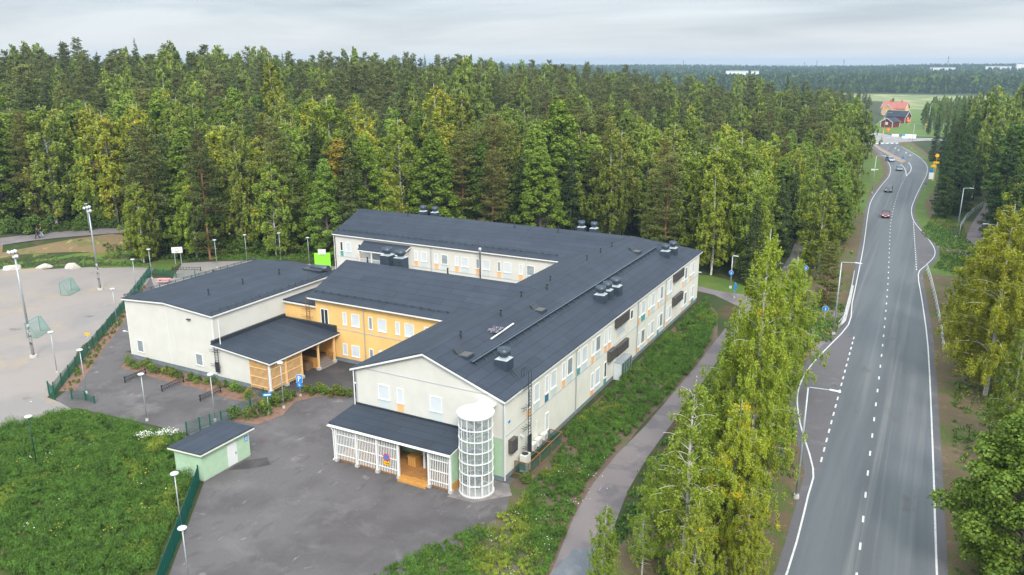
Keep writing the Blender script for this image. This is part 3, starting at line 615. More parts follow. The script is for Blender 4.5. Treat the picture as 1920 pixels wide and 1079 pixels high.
# ladders
def ladder(name,label,x,y,z0,z1,face,m=dark_m,hoop=True,guard=None):
    t=thing(name,label,'ladder',(x,y,z0))
    a=MB(); w=.25
    def P(u,o,z): return (x+o,y+u,z) if face=='E' else (x+u,y-o,z)
    for u in (-w,w): a.beam(P(u,0,z0),P(u,0,z1),.05,.05)
    a.build('rail',m,t,world=True)
    a=MB(); z=z0+.2
    while z<z1: a.beam(P(-w,0,z),P(w,0,z),.035,.035); z+=.3
    a.build('rungs',m,t,world=True)
    a=MB()
    for z in np.linspace(z0+.6,z1-.6,4 if z1-z0>4 else 2):
        for u in (-w-.35,-w): a.beam(P(u,0,z),P(u,-.55,z),.025,.025); 
        a.beam(P(w,0,z),P(w,-.55,z),.025,.025); a.beam(P(-w-.9,-.05,z),P(w,-.05,z),.03,.03); a.beam(P(-w-.9,-.05,z+.22),P(w,-.05,z+.22),.03,.03)
    a.build('bracket',m,t,world=True)
    if hoop:
        a=MB()
        for u in (-w,w):
            pts=[P(u,0,z1)]+[P(u,-.35+.35*math.cos(q),z1+.75+.35*math.sin(q)) for q in np.linspace(0,math.pi,7)]+[P(u,-.7,z1+.1)]
            a.tube(pts,.025,6)
        a.build('grab_hoop',m,t,world=True)
    if guard: a=MB(); a.box(*guard); a.build('climb_guard',m,t,world=True)
    return t
ladder('wall_ladder','tall black ladder with hoops up the east wall by the heat pumps',.62,3.55,1.3,8.1,'E',guard=(.56,.68,3.25,3.85,1.3,3.0))
ladder('wall_ladder','black ladder with solid lower guard on the porch wall by the bike racks',-38.55,4.75,1.1,4.0,'S',hoop=False,guard=(-38.85,-38.25,4.68,4.72,1.1,2.3))
ladder('wall_ladder','amber ladder on the yellow link wall',-35.1,15.85,4.2,6.4,'S',m=rust,hoop=True)
a=MB(); z=e+sl*.8   # roof ladder from wall ladder to the ventilator
t=thing('roof_ladder','short black roof ladder between the wall ladder hoops and the near ventilator','ladder',(-.3,3.6,z))
P0=(-.2,3.5,e+.16); P1=(-2.3,4.6,e+sl*2.4+.15)
for q in (-.2,.2): a.beam((P0[0],P0[1]+q,P0[2]),(P1[0],P1[1]+q,P1[2]),.05,.05)
a.build('rail',dark_m,t,world=True); a=MB()
for k in np.linspace(.04,.96,9): 
    c=[P0[i]+(P1[i]-P0[i])*k for i in range(3)]; a.beam((c[0],c[1]-.2,c[2]),(c[0],c[1]+.2,c[2]),.04,.04)
a.build('rungs',dark_m,t,world=True)

# roof ventilators
def ventilator(x,y,label,s=1.0,h=.75,north=False):
    if north: zb=RZ-(y-52.95)*sl
    elif x<-16 and y<40: zb=RZ-abs(y-22.95)*sl
    else: zb=e+sl*abs(.32-x) if x>-7.65 else e+sl*(x+15.6)
    t=thing('roof_ventilator',label,'roof ventilator',(x,y,zb),group='round topped ventilators on the roofs')
    a=MB(); q=.62*s; a.box(-q,q,-q,q,-.45,h); a.build('base_box',slate_m,t,bevel=.02)
    a=MB(); a.add([(-q,-q,h),(q,-q,h),(q,q,h),(-q,q,h),(-.32*s,-.32*s,h+.18),(.32*s,-.32*s,h+.18),(.32*s,.32*s,h+.18),(-.32*s,.32*s,h+.18)],[(0,1,5,4),(1,2,6,5),(2,3,7,6),(3,0,4,7),(4,5,6,7)]); a.build('hood',galv,t)
    a=MB(); z=h+.15; a.lathe([(.34*s,z),(.36*s,z+.1),(.56*s,z+.28),(.58*s,z+.32),(.58*s,z+.78),(.53*s,z+.78),(.50*s,z+.5)],20); a.build('drum',slate_m,t,smooth=True)
    a=MB(); a.lathe([(.44*s,z+.40),(.3*s,z+.50),(.06*s,z+.54)],16); a.build('inner_cone',galv,t,smooth=True)
    return t
ventilator(-2.3,4.3,'single round roof ventilator nearest the front gable')
ventilator(-2.3,27.0,'nearest of the three clustered round roof ventilators')
ventilator(-2.2,28.75,'middle of the three clustered round roof ventilators',.9,.85)
ventilator(-2.0,30.9,'farthest of the three clustered round roof ventilators',1,.9)
ventilator(-2.35,51.0,'front of the two round ventilators at the far end of the long roof',.95)
ventilator(-2.1,53.6,'rear of the two round ventilators at the far end of the long roof',.95)
ventilator(-45.4,55.9,'left round ventilator peeking over the back wing ridge, left pair',.9,1.0,True)
ventilator(-44.1,56.9,'right round ventilator peeking over the back wing ridge, left pair',.9,1.05,True) if False else ventilator(-43.1,55.9,'right round ventilator of the left pair behind the back ridge',.9,1.0,True)
ventilator(-16.9,55.9,'left round ventilator of the right pair behind the back ridge',.9,1.0,True)
ventilator(-14.9,55.9,'right round ventilator of the right pair behind the back ridge',.9,1.0,True)
ventilator(-30.6,25.9,'left of the two big ventilators behind the middle roof ridge',1.1,1.5)
ventilator(-28.7,26.1,'right of the two big ventilators behind the middle roof ridge',1.1,1.4)
# small vent pipes
pipes=[(-7.04,4.9),(-6.97,12.3),(-6.99,22.9),(-8.0,18.7),(-8.0,25.9),(-8.4,37.6),(-8.45,42.3),(-8.33,46.1)]
def zroof(x,y):
    if x>-15.6 and not (y>53): return (e+sl*(.32-x)) if x>-7.65 else e+sl*(x+15.6)
    if y>40: return RZ-abs(y-52.95)*sl
    return RZ-abs(y-22.95)*sl
t0=thing('vent_pipe','short black vent pipe standing on the dark felt roof near its ridge','vent pipe',(pipes[0][0],pipes[0][1],zroof(*pipes[0])),group='small black vent pipes on the school roofs')
MB().cyl((0,0,-.3),(0,0,.55),.085,n=10).build('pipe',black_m,t0,smooth=True)
MB().cyl((0,0,.55),(0,0,.68),.11,.10,n=10).build('cap',black_m,t0,smooth=True)
MB().cyl((0,0,-.2),(0,0,.10),.22,.10,n=10).build('flashing',black_m,t0,smooth=True)
for p in pipes[1:]+[(-45.9,52.2),(-26.2,52.0),(-19.0,52.1),(-32.5,24.3),(-27.6,24.3),(-20.6,24.2)]: copy_tree(t0,(p[0],p[1],zroof(*p)+(.08 if p[1]<40 and p[0]<-16 else 0)))
# roof hatches
for y,lb in ((2.7,'dark open roof hatch nearest the front gable'),(17.5,'dark open roof hatch halfway along the long roof'),(47.3,'dark open roof hatch at the far end of the long roof')):
    x=-5.2; t=thing('roof_hatch',lb,'roof hatch',(x,y,zroof(x,y)),group='open hatches on the long roof')
    MB().box(-.5,.5,-.6,.6,-.3,.14).build('curb',slate_m,t)
    MB().add([(-.5,-.6,.16),(-.5,.6,.16),(-.9,.6,.62),(-.9,-.6,.62),(-.45,-.6,.18),(-.45,.6,.18),(-.85,.6,.64),(-.85,-.6,.64)],[(0,1,2,3),(4,7,6,5),(0,4,5,1),(1,5,6,2),(2,6,7,3),(3,7,4,0)]).build('lid',dark_m,t)
    MB().box(-.42,.42,-.52,.52,.14,.17).build('grille',brown_m,t)
t=thing('roof_bar','long white bar lying on the roof beside a bundle of tiles','bar',(-5.3,9.6,zroof(-5.3,9.6)))
MB().beam((-5.2,7.2,zroof(-5.2,7.2)+.12),(-5.4,12.0,zroof(-5.4,12)+.12),.13,.08).build('bar',white,t,world=True)
t=thing('tile_bundle','small dark bundle with white specks lying beside the white roof bar','bundle',(-5.9,9.2,zroof(-5.9,9.2)))
m=MB(); r=random.Random(3)
for i in range(5):
    for j in range(3): m.box(-.55+.4*j,-.2+.4*j,-.75+.3*i,-.48+.3*i,.0,.14+r.uniform(0,.05))
m.build('tiles',mat('speckled_bundle',(.05,.045,.07),.5,col2=(.55,.5,.5),scale=9,ramp=(.55,.62)),t)
t=thing('chimney_pipe','tall thin grey flue pipe rising past the back wing eaves','flue pipe',(-27.9,44.4,0))
m=MB(); m.cyl((0,0,0),(0,0,7.7),.11,n=10); m.build('pipe',dark_m,t,smooth=True)
MB().lathe([(.15,7.7),(.15,8.0),(.2,8.02),(.2,8.3),(.12,8.34)],12).build('cowl',lampw,t,smooth=True)

# ------------------------------------------------------------------ sports hall
gym=thing('sports_hall','windowless white hall with low dark gable roof beside the gravel field','sports hall',(-46.2,5.1,0))
b=MB(); b.box(-53.3,-39.1,5.1,26.0,.55,7.5); b.add([(-53.3,5.1,7.5),(-39.1,5.1,7.5),(-46.4,5.1,7.98),(-53.3,5.4,7.5),(-39.1,5.4,7.5),(-46.4,5.4,7.98)],[(0,1,2),(5,4,3),(0,3,4,1),(1,4,5,2),(2,5,3,0)])
b.build('wall',wallw,gym,world=True)
MB().box(-53.22,-39.15,5.17,25.9,-.1,.55).build('plinth',plinth_m,gym,world=True)
b=MB(); b.slab([(-53.6,4.8,7.6),(-46.4,4.8,8.12),(-46.4,26.3,8.12),(-53.6,26.3,7.6)],.09); b.slab([(-38.8,4.8,7.6),(-38.8,26.3,7.6),(-46.4,26.3,8.12),(-46.4,4.8,8.12)],.09); b.build('roof',roof_y,gym,world=True)
b=MB()
b.beam((-53.6,4.82,7.42),(-46.4,4.82,7.93),.045,.17); b.beam((-38.8,4.82,7.42),(-46.4,4.82,7.93),.045,.17); b.beam((-38.82,4.8,7.42),(-38.82,26.3,7.42),.045,.17); b.beam((-53.58,4.8,7.42),(-53.58,26.3,7.42),.045,.17)
b.box(-39.16,-39.03,5.05,5.18,.55,7.4); b.box(-53.35,-53.25,5.06,5.15,.55,7.4); b.box(-46.43,-46.37,5.06,5.1,.55,7.8)
b.build('fascia',white,gym,world=True)
for x in (-53.3,-39.15):
    m=MB(); zz=7.72
    for q in (0,.13): m.beam((x,5.0,zz+.13+q),(x,26.1,zz+.13+q),.045,.045)
    k=5.2
    while k<26: m.beam((x,k,zz-.08),(x,k,zz+.33),.05,.05); k+=1.2
    m.build('snow_guard',slate_m,gym,world=True)
window(gym,'S',-52.1,-51.0,1.15,2.62,5.1,'grey'); window(gym,'S',-42.3,-41.15,1.25,2.62,5.1,'grey')
MB().box(-42.9,-42.4,4.85,5.1,6.5,6.6).build('wall_lamp',dark_m,gym,world=True)
MB().beam((-53.3,5.3,3.3),(-54.0,5.0,3.35),.05,.05).box(-54.2,-53.9,4.9,5.15,3.3,3.42).build('wall_lamp',lampw,gym,world=True)
downpipe(-37.95,4.95,7.3,4.4,m=white,par=gym); 
for x,y in ((-44.4,9.6),(-44.4,14.9),(-43.9,20.6)):
    copy_tree(t0,(x,y,8.02),label='black double topped vent on the sports hall roof',group='vents on the sports hall roof')
t=thing('roof_fan_box','dark metal fan unit at the back corner of the sports hall roof','fan unit',(-41.0,25.2,6.5))
MB().box(-2.2,.9,-1.1,1.1,0,1.55).build('casing',dark_m,t,bevel=.03); MB().cyl((-1.5,0,1.5),(1.3,0,1.65),.45,n=14).build('duct',slate_m,t,smooth=True)
MB().box(.2,.5,-1.13,-1.1,.4,1.0).build('warning_mark',mat('rust_mark',(.35,.08,.06),.6),t)

# timber entrance porch of the sports hall
po=thing('slatted_porch','amber slatted porch with flat dark roof between sports hall and yellow wing','porch',(-35,10,0))
b=MB(); b.slab([(-39.08,4.55,4.38),(-30.45,4.55,3.66),(-30.45,15.9,3.66),(-39.08,15.9,4.38)],.09); b.build('roof',roof_x,po,world=True)
b=MB(); b.box(-39.05,-38.75,4.6,15.9,4.36,4.75); b.box(-39.0,-30.9,15.62,15.94,3.75,4.45); b.build('roof_upstand',dark_m,po,world=True)
b=MB(); b.beam((-39.05,4.58,4.2),(-30.45,4.58,3.48),.045,.16); b.beam((-30.48,4.55,3.48),(-30.48,15.9,3.48),.045,.16); b.build('fascia',white,po,world=True)
b=MB(); b.add([(-38.95,5.02,.5),(-33.9,5.02,.5),(-33.9,5.02,3.86),(-38.95,5.02,4.28),(-38.95,5.2,.5),(-33.9,5.2,.5),(-33.9,5.2,3.86),(-38.95,5.2,4.28)],[(0,1,2,3),(7,6,5,4),(0,4,5,1),(1,5,6,2),(2,6,7,3),(3,7,4,0)]); b.build('wall',wallw,po,world=True)
MB().box(-38.95,-33.9,5.06,5.2,-.1,.5).build('plinth',plinth_m,po,world=True)
MB().box(-35.6,-35.45,5.2,15.9,.4,3.7).box(-35.5,-31.2,15.86,15.95,.5,3.6).build('wall',mat('amber_wall',(.78,.42,.11),.7,stripe=('Y',4.2,.14)),po,world=True,label='amber inner wall of the porch')
b=MB()
def slats(b,ax,c,a0,a1,z0,ztop,sp=.17,w=.055,d=.05,rails=()):
    u=a0
    while u<=a1:
        if ax=='x': b.box(u,u+w,c-d/2,c+d/2,z0,ztop(u))
        else: b.box(c-d/2,c+d/2,u,u+w,z0,ztop(u))
        u+=sp
    for z in rails:
        if ax=='x': b.box(a0,a1,c-d/2-.045,c-d/2-.002,z,z+.08)
        else: b.box(c+d/2+.002,c+d/2+.045,a0,a1,z,z+.08)
rz=(.55,1.55,2.6)
slats(b,'x',4.93,-33.85,-31.25,.25,lambda u:3.45+(-30.5-u)*.083,rails=rz)
slats(b,'y',-30.98,5.15,9.7,.25,lambda u:3.40,rails=rz); b.build('slat_screen',wood_l,po,world=True)
for y in (4.95,7.35,9.8,12.6,15.35):
    MB().box(-31.1,-30.9,y-.09,y+.09,.35,3.45).build('post',white if y<5 else wood_l,po,world=True)
    MB().box(-31.2,-30.8,y-.2,y+.2,-.02,.35).build('post_footing',conc,po,world=True)
MB().box(-35.45,-32.0,11.6,15.85,-.02,.8).build('deck',mat('grey_brown_deck',(.19,.115,.06),.75,stripe=('Y',6,.3)),po,world=True)
b=MB()
for k in range(4): b.box(-32.0+.32*k,-31.68+.32*k+.001,12.9,15.2,-.02,.64-.2*k)
b.build('steps',mat('step_grey',(.22,.19,.17),.8),po,world=True)
b=MB(); b.box(-33.9,-33.8,10.0,13.0,.0,1.75); b.box(-33.8,-31.2,12.75,12.85,.0,1.3); b.box(-35.4,-33.8,10.0,10.1,0,1.3); b.build('ramp_wall',wood_o,po,world=True)
b=MB()
for x in np.linspace(-32.2,-31,7): b.box(x,x+.05,15.28,15.33,.2,1.7-(x+32.2)*.45)
b.beam((-32.3,15.3,1.75),(-30.95,15.3,1.15),.08,.07); b.build('handrail',wood_o,po,world=True)
window(po,'S',-35.2,-33.6,1.5,3.1,15.86,'dark',mull=True)

# ------------------------------------------------------------------ front entrance canopy
ca=thing('entrance_canopy','white lattice fronted canopy with sloping dark roof on the front gable','canopy',(-9,-1.8,0))
CZ=lambda y: 3.72+(y+3.9)*.095
b=MB(); b.slab([(-15.45,-3.9,CZ(-3.9)),(-2.85,-3.9,CZ(-3.9)),(-2.85,-.05,CZ(-.05)),(-15.45,-.05,CZ(-.05))],.09); b.build('roof',roof_x,ca,world=True)
MB().box(-15.3,-3.0,-.16,-.05,CZ(-.1)-.05,CZ(-.1)+.16).build('flashing',dark_m,ca,world=True)
b=MB(); z=CZ(-3.9)-.18; b.beam((-15.45,-3.88,z),(-2.85,-3.88,z),.045,.17); b.beam((-15.43,-3.9,z),(-15.43,-.1,z+.36),.045,.17); b.beam((-2.87,-3.9,z),(-2.87,-.1,z+.36),.045,.17)
b.tube([(-15.5,-3.95,z-.08),(-2.85,-3.95,z-.06)],.06,8); b.build('fascia',white,ca,world=True)
b=MB(); b.tube([(-15.2,-3.9,z-.1),(-15.05,-3.75,z-.5),(-15.05,-3.72,.35),(-15.15,-3.85,.15)],.05,8); b.build('downpipe',white,ca,world=True,smooth=True)
PX=(-14.92,-12.63,-10.42,-8.17,-5.13,-3.03)
for x in PX:
    MB().box(x-.08,x+.08,-3.68,-3.52,.3,3.5).build('post',white,ca,world=True)
    MB().box(x-.17,x+.17,-3.76,-3.44,-.02,.3).build('post_footing',conc,ca,world=True)
for i in (0,1,2,4):
    b=MB(); slats(b,'x',-3.6,PX[i]+.14,PX[i+1]-.14,.32,lambda u:3.5,sp=.172,w=.062,d=.04,rails=(.72,1.68,2.66)); b.build('lattice_screen',white,ca,world=True)
deck=mat('warm_deck',(.40,.19,.06),.65,var=.2,scale=2,stripe=('Y',4.5,.3))
MB().box(-14.9,-3.05,-3.4,-.05,-.02,.52).build('deck',deck,ca,world=True)
b=MB(); b.box(-8.05,-5.25,-3.75,-3.4,-.02,.36); b.box(-8.05,-5.25,-4.05,-3.75,-.02,.18); b.build('steps',wood_o,ca,world=True)
MB().box(-3.12,-3.0,-3.5,-.05,.75,3.55).build('side_wall',green_bd,ca,world=True); MB().box(-3.12,-2.98,-3.5,-.05,0.0,.75).build('side_wall_base',wood_o,ca,world=True)
b=MB(); b.box(-8.3,-7.5,-2.1,-1.2,.52,1.4); b.build('box_bench',wood_o,ca,world=True)
b=MB()
for k in range(4): b.box(-8.26+.21*k,-8.14+.21*k,-2.15,-2.1,.56,1.36)
b.box(-8.35,-7.45,-2.18,-1.15,1.4,1.46); b.build('box_bench_trim',mat('pale_amber',(.55,.29,.08),.6),ca,world=True)
MB().box(-13.9,-10.0,-1.4,-.6,.52,1.3).build('ramp_rail',mat('pinkish_wood',(.42,.24,.17),.7,stripe=('X',5,.4)),ca,world=True)
MB().box(-6.85,-6.65,-1.9,-1.7,.52,3.6).build('inner_post',white,ca,world=True)
t=thing('no_parking_sign','round blue and red no parking sign with yellow plate on the white lattice','traffic sign',(-9.35,-3.72,1.5))
def disc(m,c,r,n,d=.02,y=0): m.cyl((c[0],y,c[1]),(c[0],y-d,c[1]),r,n=n)
m=MB(); disc(m,(0,.28),.33,28); m.build('red_ring',sign_r,t); m=MB(); disc(m,(0,.28),.245,28,.012,-.02); m.build('blue_face',sign_b,t)
m=MB(); m.beam((-.2,-.034,.46),(.18,-.034,.1),.008,.07,up=(0,1,0)); m.build('red_bar',sign_r,t); m=MB(); m.box(-.32,.32,-.03,-.01,-.42,-.1); m.build('plate',sign_y,t)
m=MB(); m.beam((-.2,-.035,-.26),(.2,-.035,-.26),.006,.05); m.add([(.15,-.036,-.16),(.28,-.036,-.26),(.15,-.036,-.36)],[(0,1,2)]); m.build('arrow',black_m,t)

# ------------------------------------------------------------------ spiral stair tower
tw=thing('stair_tower','round white framed glass stair tower with flat white cap at the front corner','stair tower',(-1.42,-2.15,0))
cx,cy,rt=-1.42,-2.15,1.38; HT=6.95
b=MB(); n=14
pts=[(cx+(rt+.14)*math.cos(t_),cy+(rt+.14)*math.sin(t_)) for t_ in np.linspace(0,2*math.pi,33)[:-1]]; b.box(cx-.8,cx+.8,cy+.6,-.06,HT+.003,HT+.134)
b.prism(pts,HT-.0,HT+.14); b.build('cap',mat('cap_white',(.80,.80,.79),.45),tw,world=True)
b=MB(); ang=[2*math.pi*i/n+math.pi/n for i in range(n)]
for q in ang: b.beam((cx+rt*math.cos(q),cy+rt*math.sin(q),.08),(cx+rt*math.cos(q),cy+rt*math.sin(q),HT),.06,.06,up=(math.cos(q),math.sin(q),0))
b.build('mullion',white,tw,world=True)
for z in np.linspace(.1,HT-.05,8):
    b=MB()
    for i in range(32):
        q0=2*math.pi*i/32; q1=2*math.pi*(i+1)/32; b.beam((cx+(rt+.03)*math.cos(q0),cy+(rt+.03)*math.sin(q0),z),(cx+(rt+.03)*math.cos(q1),cy+(rt+.03)*math.sin(q1),z),.06,.085)
    b.build('ring',white,tw,world=True)
b=MB()
for i in range(32):
    q0=2*math.pi*i/32; q1=2*math.pi*(i+1)/32; rr_=rt-.04
    b.add([(cx+rr_*math.cos(q0),cy+rr_*math.sin(q0),.1),(cx+rr_*math.cos(q1),cy+rr_*math.sin(q1),.1),(cx+rr_*math.cos(q1),cy+rr_*math.sin(q1),HT),(cx+rr_*math.cos(q0),cy+rr_*math.sin(q0),HT)],[(0,1,2,3)])
b.build('glazing',glass_t,tw,world=True)
b=MB(); b.cyl((cx,cy,.0),(cx,cy,HT-.1),.09,n=12); 
for k in range(24):
    q=k*.6+1; z=.2+k*.24; c_,s_=math.cos(q),math.sin(q); c2,s2=math.cos(q+.45),math.sin(q+.45)
    b.slab([(cx,cy,z),(cx+1.15*c_,cy+1.15*s_,z),(cx+1.15*c2,cy+1.15*s2,z)],.04)
b.build('spiral_steps',mat('step_steel',(.20,.23,.24),.5),tw,world=True)
b=MB(); pr=[]
for k in range(34): q=k*.42+1.2; pr.append((cx+1.12*math.cos(q),cy+1.12*math.sin(q),1.15+k*.17))
b.tube(pr,.03,6)
for p in pr[::2]: b.cyl(p,(p[0],p[1],p[2]-.95),.012,n=4)
b.build('stair_rail',galv,tw,world=True)
q=R(-62); dm=MB(); d0=Vector((math.cos(q),math.sin(q),0)); tg=Vector((-d0.y,d0.x,0)); ctr=Vector((cx,cy,0))+d0*(rt+.06)
for s_ in (-.5,.5): dm.beam(ctr+tg*s_+Vector((0,0,.1)),ctr+tg*s_+Vector((0,0,2.15)),.08,.08)
for z in (.14,1.1,2.12): dm.beam(ctr-tg*.5+Vector((0,0,z)),ctr+tg*.5+Vector((0,0,z)),.06,.09)
dr_=dm.build('door',white,tw,world=True)
b=MB(); b.box(-.02,.02,-.02,.02,0,.2); hb=b.build('handle',dark_m,dr_); hb.location=(ctr+tg*.42+d0*.06+Vector((0,0,1.0)))-Vector(tw.location)
MB().lathe([(rt+.12,-.02),(rt+.12,.1)],32,(cx,cy)).build('base_ring',conc,tw,world=True)

# ------------------------------------------------------------------ heat pumps and their cage
cg=thing('pump_cage','rusty framed green mesh cage around the heat pumps by the east wall','cage',(.7,5,0))
b=MB(); xs_=(.12,1.42); y0_,y1_=1.75,8.65; zt=1.25
for x,y in ((.12,y0_),(1.42,y0_),(1.42,4.0),(1.42,6.3),(1.42,y1_),(.12,y1_)): b.beam((x,y,0),(x,y,zt),.07,.07)
for z in (.08,zt): b.beam((.12,y0_,z),(1.42,y0_,z),.07,.07); b.beam((1.42,y0_,z),(1.42,y1_,z),.07,.07); b.beam((1.42,y1_,z),(.12,y1_,z),.07,.07)
for y in (4,6.3): b.beam((.12,y,zt),(1.42,y,zt),.06,.06)
b.build('frame',rust,cg,world=True)
b=MB(); y=y0_
while y<y1_: b.box(1.41,1.425,y,y+.012,.08,zt); y+=.14
x=.14
while x<1.4: b.box(x,x+.022,y0_-.01,y0_+.01,.08,zt); b.box(x,x+.022,y1_-.01,y1_+.01,.08,zt); x+=.075
for z in np.arange(.25,zt,.2): b.box(1.405,1.435,y0_,y1_,z,z+.015)
b.build('mesh',gfen,cg,world=True)
cream=mat('cream_casing',(.62,.61,.55),.5)
def pump(y0,y1,x0,x1,z0,z1,label,top=False,big=False):
    t=thing('heat_pump',label,'heat pump',((x0+x1)/2,(y0+y1)/2,z0),group='heat pumps beside the east wall')
    MB().box(x0,x1,y0,y1,z0,z1).build('casing',cream,t,world=True,bevel=.03)
    m=MB()
    if big:
        m.lathe([(.30,z1+.0),(.30,z1+.03),(.24,z1+.035)],18,((x0+x1)/2,(y0+y1)/2)); 
        for k in range(9): m.box(x0+.05,x1-.05,y0-.02,y0,z0+.25+.09*k,z0+.29+.09*k)
    else:
        m.cyl((x1,(y0+y1)/2,(z0+z1)/2),(x1+.02,(y0+y1)/2,(z0+z1)/2),.25,n=16)
    m.build('fan_grille',dark_m if big else mat('fan_grey',(.4,.4,.38),.6),t,world=True)
    if not big: MB().beam((.05,y0+.1,z0+.02),(x1,y0+.1,z0-.05),.05,.05).beam((.05,y1-.1,z0+.02),(x1,y1-.1,z0-.05),.05,.05).build('bracket',dark_m,t,world=True)
pump(2.15,3.05,.35,1.0,.05,1.65,'tall cream heat pump with top grille inside the rusty cage',big=True)
pump(4.35,5.15,.12,.55,.95,1.62,'small cream heat pump nearest the ladder, first of three',)
pump(5.45,6.25,.12,.55,.95,1.62,'small cream heat pump in the middle of three on the wall')
pump(6.6,7.4,.12,.55,.95,1.62,'small cream heat pump farthest from the ladder, last of three')

# ------------------------------------------------------------------ back wing balcony canopy
bc=thing('balcony_canopy','white framed escape stair canopy with dark roof on the back wing','canopy',(-45.5,44.4,0))
b=MB(); b.slab([(-49.5,43.4,6.0),(-41.3,43.4,6.0),(-40.9,45.64,6.95),(-49.9,45.64,6.95)],.09); b.build('roof',roof_x,bc,world=True)
b=MB(); b.beam((-49.5,43.38,5.85),(-41.3,43.38,5.85),.05,.16); b.beam((-41.28,43.4,5.85),(-40.9,45.6,6.8),.05,.16); b.build('fascia',white,bc,world=True)
for x in (-49.3,-46.9,-44.4,-41.5): MB().box(x-.07,x+.07,43.45,43.6,0,5.9).build('post',white,bc,world=True)
MB().box(-49.4,-41.4,43.4,45.65,3.5,3.65).build('landing',galv,bc,world=True)
b=MB()
for y in np.arange(43.6,45.6,.25): b.box(-41.45,-41.38,y,y+.06,3.6,5.95+(y-43.4)*.4)
for z in (4.2,5.0,5.7): b.box(-41.47,-41.36,43.5,45.6,z,z+.06)
b.build('side_screen',white,bc,world=True)
b=MB(); b.box(-49.3,-41.5,43.45,43.5,4.55,4.62)
for x in np.arange(-49.2,-41.5,.2): b.box(x,x+.03,43.45,43.48,3.65,4.55)
b.build('railing',white,bc,world=True)

# ------------------------------------------------------------------ green shed
sh=thing('green_shed','small pale green boarded shed with single pitch dark roof and white door','shed',(-24.1,-9,0))
x0,x1,y0_,y1_=-25.75,-22.4,-11.75,-6.5
hz_=lambda x: 2.62+(x-x0)*-.05
b=MB(); b.add([(x0,y0_,.12),(x1,y0_,.12),(x1,y1_,.12),(x0,y1_,.12),(x0,y0_,2.45),(x1,y0_,2.62),(x1,y1_,2.62),(x0,y1_,2.45)],[(0,3,2,1),(4,5,6,7),(0,1,5,4),(1,2,6,5),(2,3,7,6),(3,0,4,7)]); b.build('wall',mat('green_boarding',(.42,.58,.40),.75,var=.07,scale=1.2,stripe=('DIAGONAL',7.0,.13)),sh,world=True)
MB().box(x0+.04,x1-.04,y0_+.04,y1_-.04,-.05,.12).build('plinth',conc,sh,world=True)
b=MB(); b.slab([(x0-.3,y0_-.4,2.60),(x1+.4,y0_-.4,2.83),(x1+.4,y1_+.35,2.83),(x0-.3,y1_+.35,2.60)],.08); b.build('roof',roof_y,sh,world=True)
b=MB(); b.beam((x0-.3,y0_-.38,2.44),(x1+.4,y0_-.38,2.67),.04,.15); b.beam((x1+.38,y0_-.4,2.67),(x1+.38,y1_+.35,2.67),.04,.15); b.beam((x0-.28,y0_-.4,2.44),(x0-.28,y1_+.35,2.44),.04,.15)
b.build('fascia',mat('cream_paint',(.72,.72,.62),.6),sh,world=True)
d=MB().box(x1,x1+.04,-9.05,-8.0,.14,2.12).build('door',white,sh,world=True)
q=MB().box(x1+.04,x1+.07,-8.2,-8.14,1.0,1.2).build('handle',dark_m,d,world=True)
t=thing('shed_sign','small blue square sign with two white figures on the green shed','sign',(x1+.002,-6.85,1.9))
MB().box(0,.02,-.17,.17,-.26,.26).build('plate',sign_b,t)
m=MB()
for y in (-.08,.08): m.box(.02,.026,y-.035,y+.035,-.2,.08); m.cyl((.02,y,.14),(.026,y,.14),.045,n=10)
m.build('figures',sign_w,t)

# ------------------------------------------------------------------ lamps
def park_lamp(x,y,label,h=5.0,m=galv,tilt=0):
    z=float(hfun(x,y)); t=thing('park_lamp',label,'street lamp',(x,y,z),group='disc headed path lamps')
    MB().cyl((0,0,-.1),(0,0,.25),.16,.13,n=12).build('footing',conc,t); MB().cyl((0,0,.2),(0,0,h-.12),.052,.038,n=10).build('pole',m,t,smooth=True)
    MB().lathe([(.05,h-.25),(.10,h-.14),(.29,h-.08),(.31,h-.03),(.28,h+.02),(.08,h+.05)],20).build('lamp_head',lampw,t,smooth=True)
    return t
for x,y,lb in ((-48.5,-4.3,'disc headed lamp at the corner of the bike yard by the small gate'),(-36.9,-5.9,'disc headed lamp at the edge of the weeds in the middle of the bike yard'),(-30.9,-2.8,'disc headed lamp behind the green shed roof by the green gate'),
  (-27.1,2.7,'disc headed lamp in the shrub bed before the slatted porch'),(-17.9,-17.9,'disc headed lamp among weeds beside the long green fence'),(-12.5,-21.9,'disc headed lamp on the bottom edge whose pole is below the frame'),
  (-66.6,12.9,'disc headed lamp by the fence beside the white hall corner'),(-82.5,31.2,'disc headed lamp next to the pink picnic table'),(-78.7,25.3,'disc headed lamp just outside the corner of the field fence'),
  (-78.6,41.3,'disc headed lamp behind the left playground hoop'),(-77.2,46.8,'thin disc headed lamp at the wood edge, second beyond the hall roof'),(-73,50.8,'disc headed lamp under the dark spruces behind the hall roof'),
  (-56.8,-2.1,'disc headed lamp inside the field fence nearest the lower goal'),(-65.8,50.2,'disc headed lamp just left of the lime green hoop wall')):
    park_lamp(x,y,lb,5.0 if x!=-12.5 else 4.3)
t=park_lamp(-37.1,-16.9,'dark green disc headed lamp standing alone in the weed meadow',5.0,mat('dark_green_pole',(.01,.045,.035),.5))
